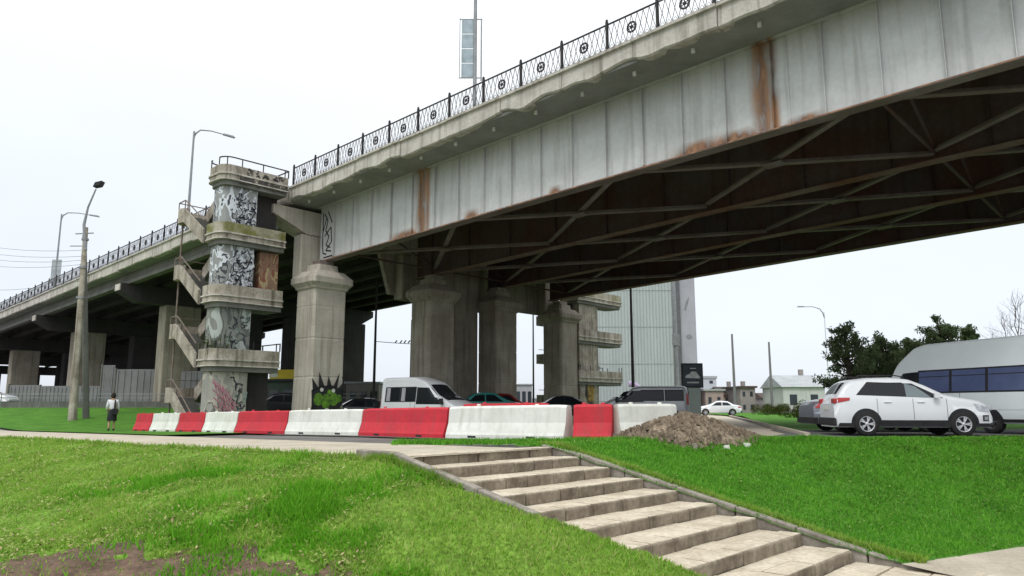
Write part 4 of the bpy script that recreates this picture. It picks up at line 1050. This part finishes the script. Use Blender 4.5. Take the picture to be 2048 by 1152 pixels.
# wires
for i, (v0, v1) in enumerate(((478,500),(492,512),(505,520),(520,528),(575,560))):
    a = Vector(at(-90, v0, 60)); b = Vector(at(172, v1, 44.4)); m = MB(); m.tube([a+(b-a)*k/8+Vector((0,0,-1.6*(k/8)*(1-k/8))) for k in range(9)], .012, 4); tag(m.build('wire', mat('grey cable', (.16,.16,.17), (.16,.16,.17)), fix=False), ['highest','second highest','middle','second lowest','lowest'][i]+' overhead wire running left from the leaning concrete pole', 'wire', 'overhead wires at the left')
a = Vector(at(172,505,44.4)); b = Vector(at(215,560,60)); 
# right of the bridge, under it
farpole = mat('hazy dark pole', (.15,.15,.16), (.19,.18,.18))
def gp(u, Y): return (at(u, 800, Y)[0], Y)
for u, Y, v, r, mt, lb in ((747,52,560,.11,darkpole,'thin dark pole left of the white van under the bridge'), (1067,62,600,.09,darkpole,'slim dark pole seen in the gap before the far stair tower'), (1267,52,560,.13,darkpole,'dark pole in front of the glass building'), (1470,95,668,.20,farpole,'dark tapering mast above the red brick houses'), (1544,110,684,.22,farpole,'dark post left of the pale gabled house'), (820,70,640,.10,darkpole,'very thin pole at the left edge of the second pier')):
    X0, Y0 = gp(u, Y); pole('utility_pole', lb, 'pole', X0, Y0, -.3, at(u, v, Y)[2], r, r*.6, mt)
X0, Y0 = gp(1355, 60)
def ll(t, H):
    m = MB(); m.tube([(0,0,H*.68),(.06,0,H*.7)], .12, 8); m.box(-.3,.3,-.25,-.1,6,6.9); m.build('switch_box', galv, t)
pole('street_lamp', 'grey lamp pole standing at the right corner of the glass building', 'street lamp', X0, Y0, -.3, 14, .22, .14, galv, ll)
X0, Y0 = gp(1660, 80)
pole('street_lamp', 'pale slender lamp post behind the pines', 'street lamp', X0, Y0, -.3, 11., .09, .04, mat('hazy pale pole', (.6,.62,.65), (.55,.57,.6)), arm_lamp(-2.2, 0, .6))
m = MB(); pts = [at(752,683,70), at(790,686,70), at(825,688,70), at(1020,640,75)]; m.tube(pts[:3], .03, 4); 
for u in (790,800,808,816): a = at(u,686,70); m.tube([(a[0],a[1],a[2]),(a[0]+.2,a[1],a[2]+.25)], .06, 5)
tag(m.build('cable_bracket', darkpole), 'dark cable arm with insulators in the gap left of the second pier', 'cable arm')

# ------------------------------------------------------------------ billboard, kiosk
X0, Y0 = gp(1386, 50)
t = thing('billboard', 'dark framed billboard with a pale car picture beside the lamp pole', 'billboard', (X0, Y0, -.2))
zc = at(1386,751,50)[2]+.2
m = MB(); m.box(-.72,.72,-.10,.10,zc-.82,zc+.82); m.build('frame', trim, t, bevel=.02)
m = MB(); m.box(-.64,.64,-.112,-.104,zc-.72,zc+.72); m.build('poster', mat('dark blue poster', (.06,.075,.09), (.04,.05,.065), scale=1), t)
m = MB(); m.prism([(-.5,zc-.16),(-.42,zc+.02),(-.2,zc+.10),(-.05,zc+.26),(.25,zc+.26),(.36,zc+.08),(.52,zc-.12),(.5,zc-.2)], -.122, -.116)
m.prism([(-.38,zc-.52),(.42,zc-.52),(.42,zc-.42),(-.38,zc-.42)], -.122, -.116); m.prism([(-.15,zc+.44),(.25,zc+.44),(.25,zc+.50),(-.15,zc+.50)], -.122, -.116); m.build('picture', mat('pale poster print', (.55,.56,.57), (.35,.36,.37), scale=5), t)
m = MB(); m.box(-.35,.45,-.3,.3,0,zc-.83); m.build('cabinet', mat('grey green cabinet', (.30,.35,.34), (.25,.29,.28), scale=1), t)
for u0, u1, v0, v1, Y, mt, nm, lb, cat in ((500,592,762,835,50,mat('dark green kiosk paint', (.03,.06,.045), (.045,.04,.04), scale=1),'kiosk','dark green kiosk between the stair tower and the front pier','kiosk'),(690,758,767,840,58,mat('grey beige wall paint', (.24,.23,.20), (.18,.17,.15), scale=1),'low_building','low grey building seen between the front pier and the van','building'),(1028,1064,770,840,90,mat('pale grey shed', (.40,.40,.42), (.34,.34,.36), scale=1),'low_building','low pale shed in the gap before the far stair tower','building')):
    a = at(u0, v1, Y); b = at(u1, v0, Y); w_ = b[0]-a[0]; hh = b[2]+.4
    t = thing(nm, lb, cat, ((a[0]+b[0])/2, Y+1.5, -.4))
    m = MB(); m.box(-w_/2,w_/2,-1.5,1.5,0,hh); m.build('wall', mt, t)
    m = MB(); m.box(-w_/2-.12,w_/2+.12,-1.65,1.65,hh+.002,hh+.14); m.build('roof', roof_m if nm != 'kiosk' else trim, t)
    m = MB()
    for i in range(3): m.box(-w_/2+.3+i*w_/3.2,-w_/2+.3+i*w_/3.2+w_/5,-1.53,-1.505,hh*.45,hh*.8)
    m.build('window', win_m, t)
a = at(542,745,56); m = MB(); m.box(0,2.0,0,.15,-.28,.42); yb = m.build('sign_board', mat('yellow sign', (.65,.50,.05), (.55,.42,.05), scale=2), None, (a[0]-.1, 56, a[2]-.2)); tag(yb, 'yellow sign board above the dark kiosk left of the front pier', 'sign board')
m = MB(); m.box(-.02,.62,-.02,-.008,-.15,.3); o = m.build('panel', white_plastic, yb)
m = MB(); m.tube([(1,.07,-.28),(1,.07,-a[2]-.2)], .05, 6); m.build('post', darkpole, yb)

# ------------------------------------------------------------------ glass building
X0, Y0 = gp(1195, 120); X1, _ = gp(1350, 120); wd_ = X1-X0
t = thing('glass_building', 'tall pale green glass fronted building behind the right end of the bridge', 'building', (X0, Y0, -.5))
gm = mat('hazy green curtain glass', (.44,.49,.475), (.37,.42,.41), scale=.25, rough=.25, spec=.6, stretch=(2,2,.4), streak=.5, dark=(.46,.50,.48))  # faded colour, haze painted into the glass
m = MB(); m.box(0,wd_,0,14,0,30); m.build('glass_wall', gm, t)
m = MB(); 
for i in range(25): m.box(wd_*(i-.0)/24-.04,wd_*i/24+.04,-.12,-.003,0,30)
for k in range(5): m.box(0,wd_,-.08,-.005,6*k+2.2,6*k+2.27)
m.build('mullions', mat('hazy mullion grey green', (.36,.40,.39), (.30,.34,.33)), t)  # mullions lightened with the same painted haze
m = MB(); m.box(wd_+.003,wd_+1.3,-.3,14,0,30.5); m.build('corner_pier', mat('dark grey cladding', (.14,.14,.15), (.11,.11,.12), streak=.3), t)
m = MB(); m.box(wd_+1.31,wd_+3.9,.2,13,0,30); m.build('side_wall', mat('pale lilac grey panel', (.40,.40,.44), (.34,.34,.38), scale=.3, streak=.4, dark=(.28,.28,.3)), t)
m = MB()
for zc in (17,): m.prism([(wd_+2.0,zc),(wd_+2.4,zc+1.4),(wd_+3.0,zc+2.3),(wd_+2.7,zc+1.0),(wd_+2.3,zc-.1)], .18, .195)
m.prism([(q[0], q[1]) for q in blob(wd_+2.7, 12.6, .5, .8)], .18, .195); m.build('emblem', mat('grey print', (.2,.2,.22), (.25,.25,.27)), t)
# purple arch
a = at(1290,775,100); t = MB()
pts = [(a[0]-2.2+2.3*math.sin(k*math.pi/20), 100, 1.0+2.9*math.cos(k*math.pi/20)) for k in range(0, 17)]
t.tube(pts, .38, 8); tag(t.build('entrance_arch', mat('violet paint', (.30,.20,.38), (.45,.40,.5), scale=1.5)), 'violet curved arch in front of the glass building', 'arch')
# ------------------------------------------------------------------ far houses
def house(label, u0, u1, vt, Y, wall, roof, storeys=1, gable=True, chim=False):
    a = at(u0, 815, Y)[0]; b = at(u1, 815, Y)[0]; zt = at(u0, vt, Y)[2]; w_ = b-a; t = thing('house', label, 'house', ((a+b)/2, Y, -.3)); H = zt+.3; dp = 9
    eh = H*(.68 if gable else .93)
    m = MB(); m.box(-w_/2,w_/2,0,dp,0,eh); m.build('wall', wall, t)
    m = MB()
    if gable: m.prismx([(-.4,eh+.003),(dp+.4,eh+.003),(dp/2,H)], -w_/2-.3, w_/2+.3)
    else: m.box(-w_/2-.3,w_/2+.3,-.3,dp+.3,eh+.003,H)
    ro = m.build('roof', roof, t)
    if chim: m = MB(); m.box(w_*.2,w_*.2+.6,dp/2,dp/2+.6,H-.6,H+.9); m.build('chimney', hazy_brick2_m, ro)
    n = max(2, int(w_/2.6))
    for k in range(storeys):
        for i in range(n):
            m = MB(); x0 = -w_/2+w_*(i+.3)/n; z0_ = eh*(k+.35)/storeys; m.box(x0,x0+w_*.35/n,-.04,-.003,z0_,z0_+eh*.38/storeys); m.build('window', win_m, t)
    return t
house('red brown brick house with flat roof right of the billboard', 1412, 1448, 778, 120, hazy_brick_m, roof_m, 1, False)
house('brick house with dark gabled roof and chimney below the dark mast', 1446, 1484, 772, 125, hazy_brick_m, roof_d, 2, True, True)
house('tall dark brown brick house right of the dark mast', 1482, 1512, 772, 118, hazy_brick2_m, roof_d, 2, False, True)
house('small distant brown house beside the dark post', 1530, 1566, 785, 150, hazy_brick2_m, roof_d, 1, True, True)
house('pale plaster house with grey gabled roof left of the pines', 1568, 1652, 748, 110, plaster_m, roof_m, 1, True, True)
house('distant grey block behind the flat roofed brick house', 1395, 1435, 752, 260, mat('hazy grey wall', (.5,.52,.56), (.46,.48,.52), scale=.2), roof_m, 4, False)

# ------------------------------------------------------------------ fence at left
t = thing('concrete_fence', 'long grey concrete slab fence behind the lawn under the approach ramp', 'fence', (0, 0, 0))
runs = [(18,205,60,767,806), (205,232,60,730,806), (232,330,58,738,806), (330,420,56,742,806)]
for u0, u1, Y, v0, v1 in runs:
    a = at(u0, v0, Y); b = at(u1, v0, Y); z1 = a[2]; n = max(1, int((b[0]-a[0])/2.2))
    for i in range(n):
        x0 = a[0]+(b[0]-a[0])*i/n; x1 = a[0]+(b[0]-a[0])*(i+1)/n; dz = .25*random.random()*(1 if Y == 60 else .3)
        m = MB(); m.box(x0+.06, x1-.06, Y, Y+.12, 0, z1-dz)
        for k in range(7): xx = x0+.15+(x1-x0-.3)*k/7; m.box(xx, xx+.10, Y-.05, Y-.003, .1, z1-dz-.1)
        m.build('slab', fence_m, t)
        m = MB(); m.box(x0-.055, x0+.055, Y-.06, Y+.16, 0, z1-dz+.1); m.build('post', conc_beam, t)
m = MB(); 
for i in range(24): m.tube([(-44+i*1.4,54.2,.2),(-44+i*1.4,54.2,1.75)], .03, 5)
m.bar((-44,54.2,1.72),(-11,54.2,1.72),.06); m.bar((-44,54.2,1.45),(-11,54.2,1.45),.04)
tag(m.build('guard_rail', galv), 'low thin grey guard rail along the top of the left lawn', 'guard rail')
kb = MB(); kb.box(-44,-12,54.6,54.9,.3,1.18); tag(kb.build('kerb', conc_beam), 'grey kerb wall at the top of the left lawn before the fence', 'kerb')

# ------------------------------------------------------------------ trees
def leafcloud(m, centers, n, leaf, squash=1.):
    for _ in range(n):
        c, r = random.choice(centers); d = Vector((random.gauss(0,1),random.gauss(0,1),random.gauss(0,1))).normalized()*r*(random.random()**.35); d.z *= squash
        p = Vector(c)+d; n1 = Vector((random.gauss(0,1),random.gauss(0,1),random.gauss(0,1))).normalized(); n2 = n1.cross(Vector((.31,.52,.79))).normalized(); l = leaf*random.uniform(.5,1.3)
        m.add([p-n1*l, p+n2*l*.35, p+n1*l, p-n2*l*.35], [(0,1,2,3)])
pine_leaf = blade_mat('pine foliage', (.19,.25,.12), (.10,.145,.07), (.28,.33,.18))
def pine(label, u, vtop, Y, wpx, zb=0., seed=1, shape='open'):
    rs = random.Random(seed); random.seed(seed)
    X0 = at(u, 815, Y)[0]; H = at(u, vtop, Y)[2]; wr_ = wpx/1480*Y/2
    t = thing('pine_tree', label, 'tree', (X0, Y, zb), 0, 'pines behind the minibus')
    m = MB(); m.tube([(0,0,-.2),(.1,0,H*.5),(0,0,H*.93)], [.16,.11,.03], 7)
    cs = []; nb = 58
    for i in range(nb):
        k = rs.random()**.8; z = H*(.12+.84*k); rr = wr_*(1-.72*k**1.6)*rs.uniform(.6,1.12); an = rs.random()*6.283
        tip = (rr*math.cos(an), rr*math.sin(an), z+rs.uniform(.0,.35)); m.tube([(0,0,z-.25),(tip[0]*.5,tip[1]*.5,z-.1),tip], [.04,.03,.015], 4, False)
        for q in (.55,.8,1.0): cs.append(((tip[0]*q, tip[1]*q, z+(tip[2]-z)*q+rs.uniform(-.05,.1)), rs.uniform(.16,.30)*(wr_/2)**.5))
    cs.append(((0,0,H*.93),.2)); m.build('trunk', bark_m, t)
    m = MB(); leafcloud(m, cs, 6500, .085*(Y/34)); m.build('crown', pine_leaf, t, fix=False)
pine('broad dark pine left of the minibus roof, foremost of the pines', 1700, 652, 34, 130, seed=3)
pine('bushy pine between the foremost pine and the minibus nose', 1780, 676, 36, 125, seed=5)
pine('dark pine rising behind the minibus roof', 1893, 640, 38, 150, seed=8)
pine('small pine joining the pines above the minibus nose', 1835, 684, 37, 90, seed=11)
pine('low spreading pine at the right end of the pines', 1950, 655, 40, 70, seed=15)
pine('low dense pine filling the gap below the foremost pine', 1735, 700, 35, 130, seed=19)
pine('dense young pine just left of the minibus nose', 1790, 715, 35, 120, seed=23)
def bare(m, p, d, l, r, depth, rs):
    q = p+d*l; mid = p+d*l*.5+Vector((rs.gauss(0,.05),rs.gauss(0,.05),0))*l
    m.tube([p, mid, q], [r, r*.85, r*.7], 5 if depth > 2 else 3, False)
    if depth == 0: return
    for i in range(rs.choice((2,3,3))):
        nd = (d+Vector((rs.gauss(0,.42),rs.gauss(0,.42),rs.gauss(.08,.25)))).normalized(); bare(m, q if i else mid, nd, l*rs.uniform(.66,.86), r*.62, depth-1, rs)
for lb, u, Y, l, seed in (('bare leafless tree above the minibus at the right edge', 2040, 42, 2.0, 4),):
    X0 = at(u, 815, Y)[0]; t = thing('bare_tree', lb, 'tree', (X0, Y, 0)); m = MB(); bare(m, Vector((0,0,-.1)), Vector((0,0,1)), l, .11, 6, random.Random(seed)); m.build('trunk', mat('pale twig bark', (.22,.19,.17), (.15,.13,.12), scale=4), t, fix=False)
random.seed(21)
for lb, u, Y, w_, h in (('low olive brown bush right of the walk behind the grey car', 1600, 60, 2.6, 1.0), ('small dark bush below the pale gabled house', 1640, 55, 1.5, 1.5), ('reddish low shrub below the dark post', 1540, 85, 2.2, 1.2)):
    X0 = at(u, 815, Y)[0]; t = thing('bush', lb, 'bush', (X0, Y, 0)); m = MB()
    for i in range(7): m.tube([(0,0,-.1),(random.uniform(-w_,w_)*.5,random.uniform(-.6,.6),h*.8)], [.03,.01], 4)
    m.build('stem', bark_m, t)
    m = MB(); leafcloud(m, [((random.uniform(-w_,w_),random.uniform(-.8,.8),h*random.uniform(.15,.7)),.45) for i in range(22)], 6000, .07); m.build('foliage', bush_m, t, fix=False)
# far hedge band on the horizon
g = MB(); random.seed(5)
for i in range(16000):
    x = random.uniform(-160, 330); y = 340+random.random()*30; h = 3.5+2.8*mnoise.noise((x*.06,0,3))+1.2*mnoise.noise((x*.35,0,3)); z = random.random()*h; l = random.uniform(.4,1.1); a = random.random()*3.14
    g.add([(x-l*math.cos(a),y-l*math.sin(a),z),(x+l*math.cos(a),y+l*math.sin(a),z),(x+random.uniform(-.4,.4),y,z+l*1.2)], [(0,1,2)])
tag(g.build('treeline', mat('hazy far trees', (.25,.28,.27), (.19,.21,.22), scale=.1), fix=False), 'hazy far line of trees on the horizon', 'trees', kind='stuff')

# ------------------------------------------------------------------ person
def skin_obj(name, pts, edges, rads, mt, parent, lev=2):
    me = bpy.data.meshes.new(name); me.from_pydata(pts, edges, []); o = bpy.data.objects.new(name, me); C.objects.link(o); o.parent = parent; me.materials.append(mt)
    md = o.modifiers.new('skin', 'SKIN'); 
    if not me.skin_vertices: me.skin_vertices.new()
    for i, r in enumerate(rads): me.skin_vertices[0].data[i].radius = (r, r) if not isinstance(r, tuple) else r; me.skin_vertices[0].data[i].use_root = (i == 0)
    ms = o.modifiers.new('sub', 'SUBSURF'); ms.levels = lev; ms.render_levels = lev
    for p in me.polygons: p.use_smooth = True
    md.use_smooth_shade = True
    return o
px_, py_ = at(222, 858, 35.5)[0], 35.5
pz = zg(px_, py_)+.01
pr = thing('person', 'person in a white top and black skirt at the far edge of the path', 'person', (px_, py_, pz), R(25))
skin_m = mat('skin', (.45,.28,.20), (.42,.26,.18)); hair_m = mat('dark hair', (.02,.015,.012), (.03,.02,.015), scale=20)
shirt = mat('white shirt cloth', (.72,.73,.75), (.6,.61,.64), scale=6, rough=.9); black_c = mat('black cloth', (.015,.015,.018), (.025,.025,.028), scale=5, rough=.9)
P = [(0,0,.95),(0,0,1.15),(0,0,1.38),(0,0,1.47),(0,.01,1.56),(0,.01,1.66), (.09,0,.88),(.10,.02,.50),(.10,-.02,.10),(.10,.12,.04), (-.09,0,.88),(-.10,-.06,.50),(-.10,-.14,.11),(-.10,-.02,.04), (.17,0,1.38),(.23,.02,1.12),(.24,.10,.90),(.245,.13,.82), (-.17,0,1.38),(-.23,.0,1.12),(-.22,.12,.92),(-.22,.15,.84)]
E_ = [(0,1),(1,2),(2,3),(3,4),(4,5),(0,6),(6,7),(7,8),(8,9),(0,10),(10,11),(11,12),(12,13),(2,14),(14,15),(15,16),(16,17),(2,18),(18,19),(19,20),(20,21)]
Rd = [.13,.115,.12,.055,.08,.075,.09,.06,.04,.035,.09,.06,.04,.035,.055,.045,.033,.03,.055,.045,.033,.03]
bo = skin_obj('body', P, E_, Rd, skin_m, pr)
m = MB(); m.lathe([(.0,1.78),(.06,1.765),(.098,1.70),(.10,1.62),(.085,1.52),(.05,1.50)], 14, 0, .0); m.build('hair', hair_m, pr)
skin_obj('white_top', [(0,0,.92),(0,0,1.15),(0,0,1.38),(.18,0,1.39),(.235,.02,1.12),(-.18,0,1.39),(-.235,0,1.12),(.24,.09,.95),(-.225,.1,.97)], [(0,1),(1,2),(2,3),(3,4),(2,5),(5,6),(4,7),(6,8)], [(.18,.16),(.15,.14),.145,.075,.062,.075,.062,.05,.05], shirt, pr)
m = MB(); m.lathe([(.155,.98),(.185,.85),(.20,.65),(.215,.45)], 16); m.build('skirt', black_c, pr)
m = MB()
for x, y in ((.10,.06),(-.10,-.08)): m.box(x-.045,x+.045,y-.10,y+.12,.0,.09)
m.build('shoes', black_c, pr, bevel=.03)
m = MB(); m.box(.06,.13,-.19,-.16,.95,1.42); m.box(.0,.24,-.26,-.17,.75,1.02); m.build('bag', black_c, pr, bevel=.03)
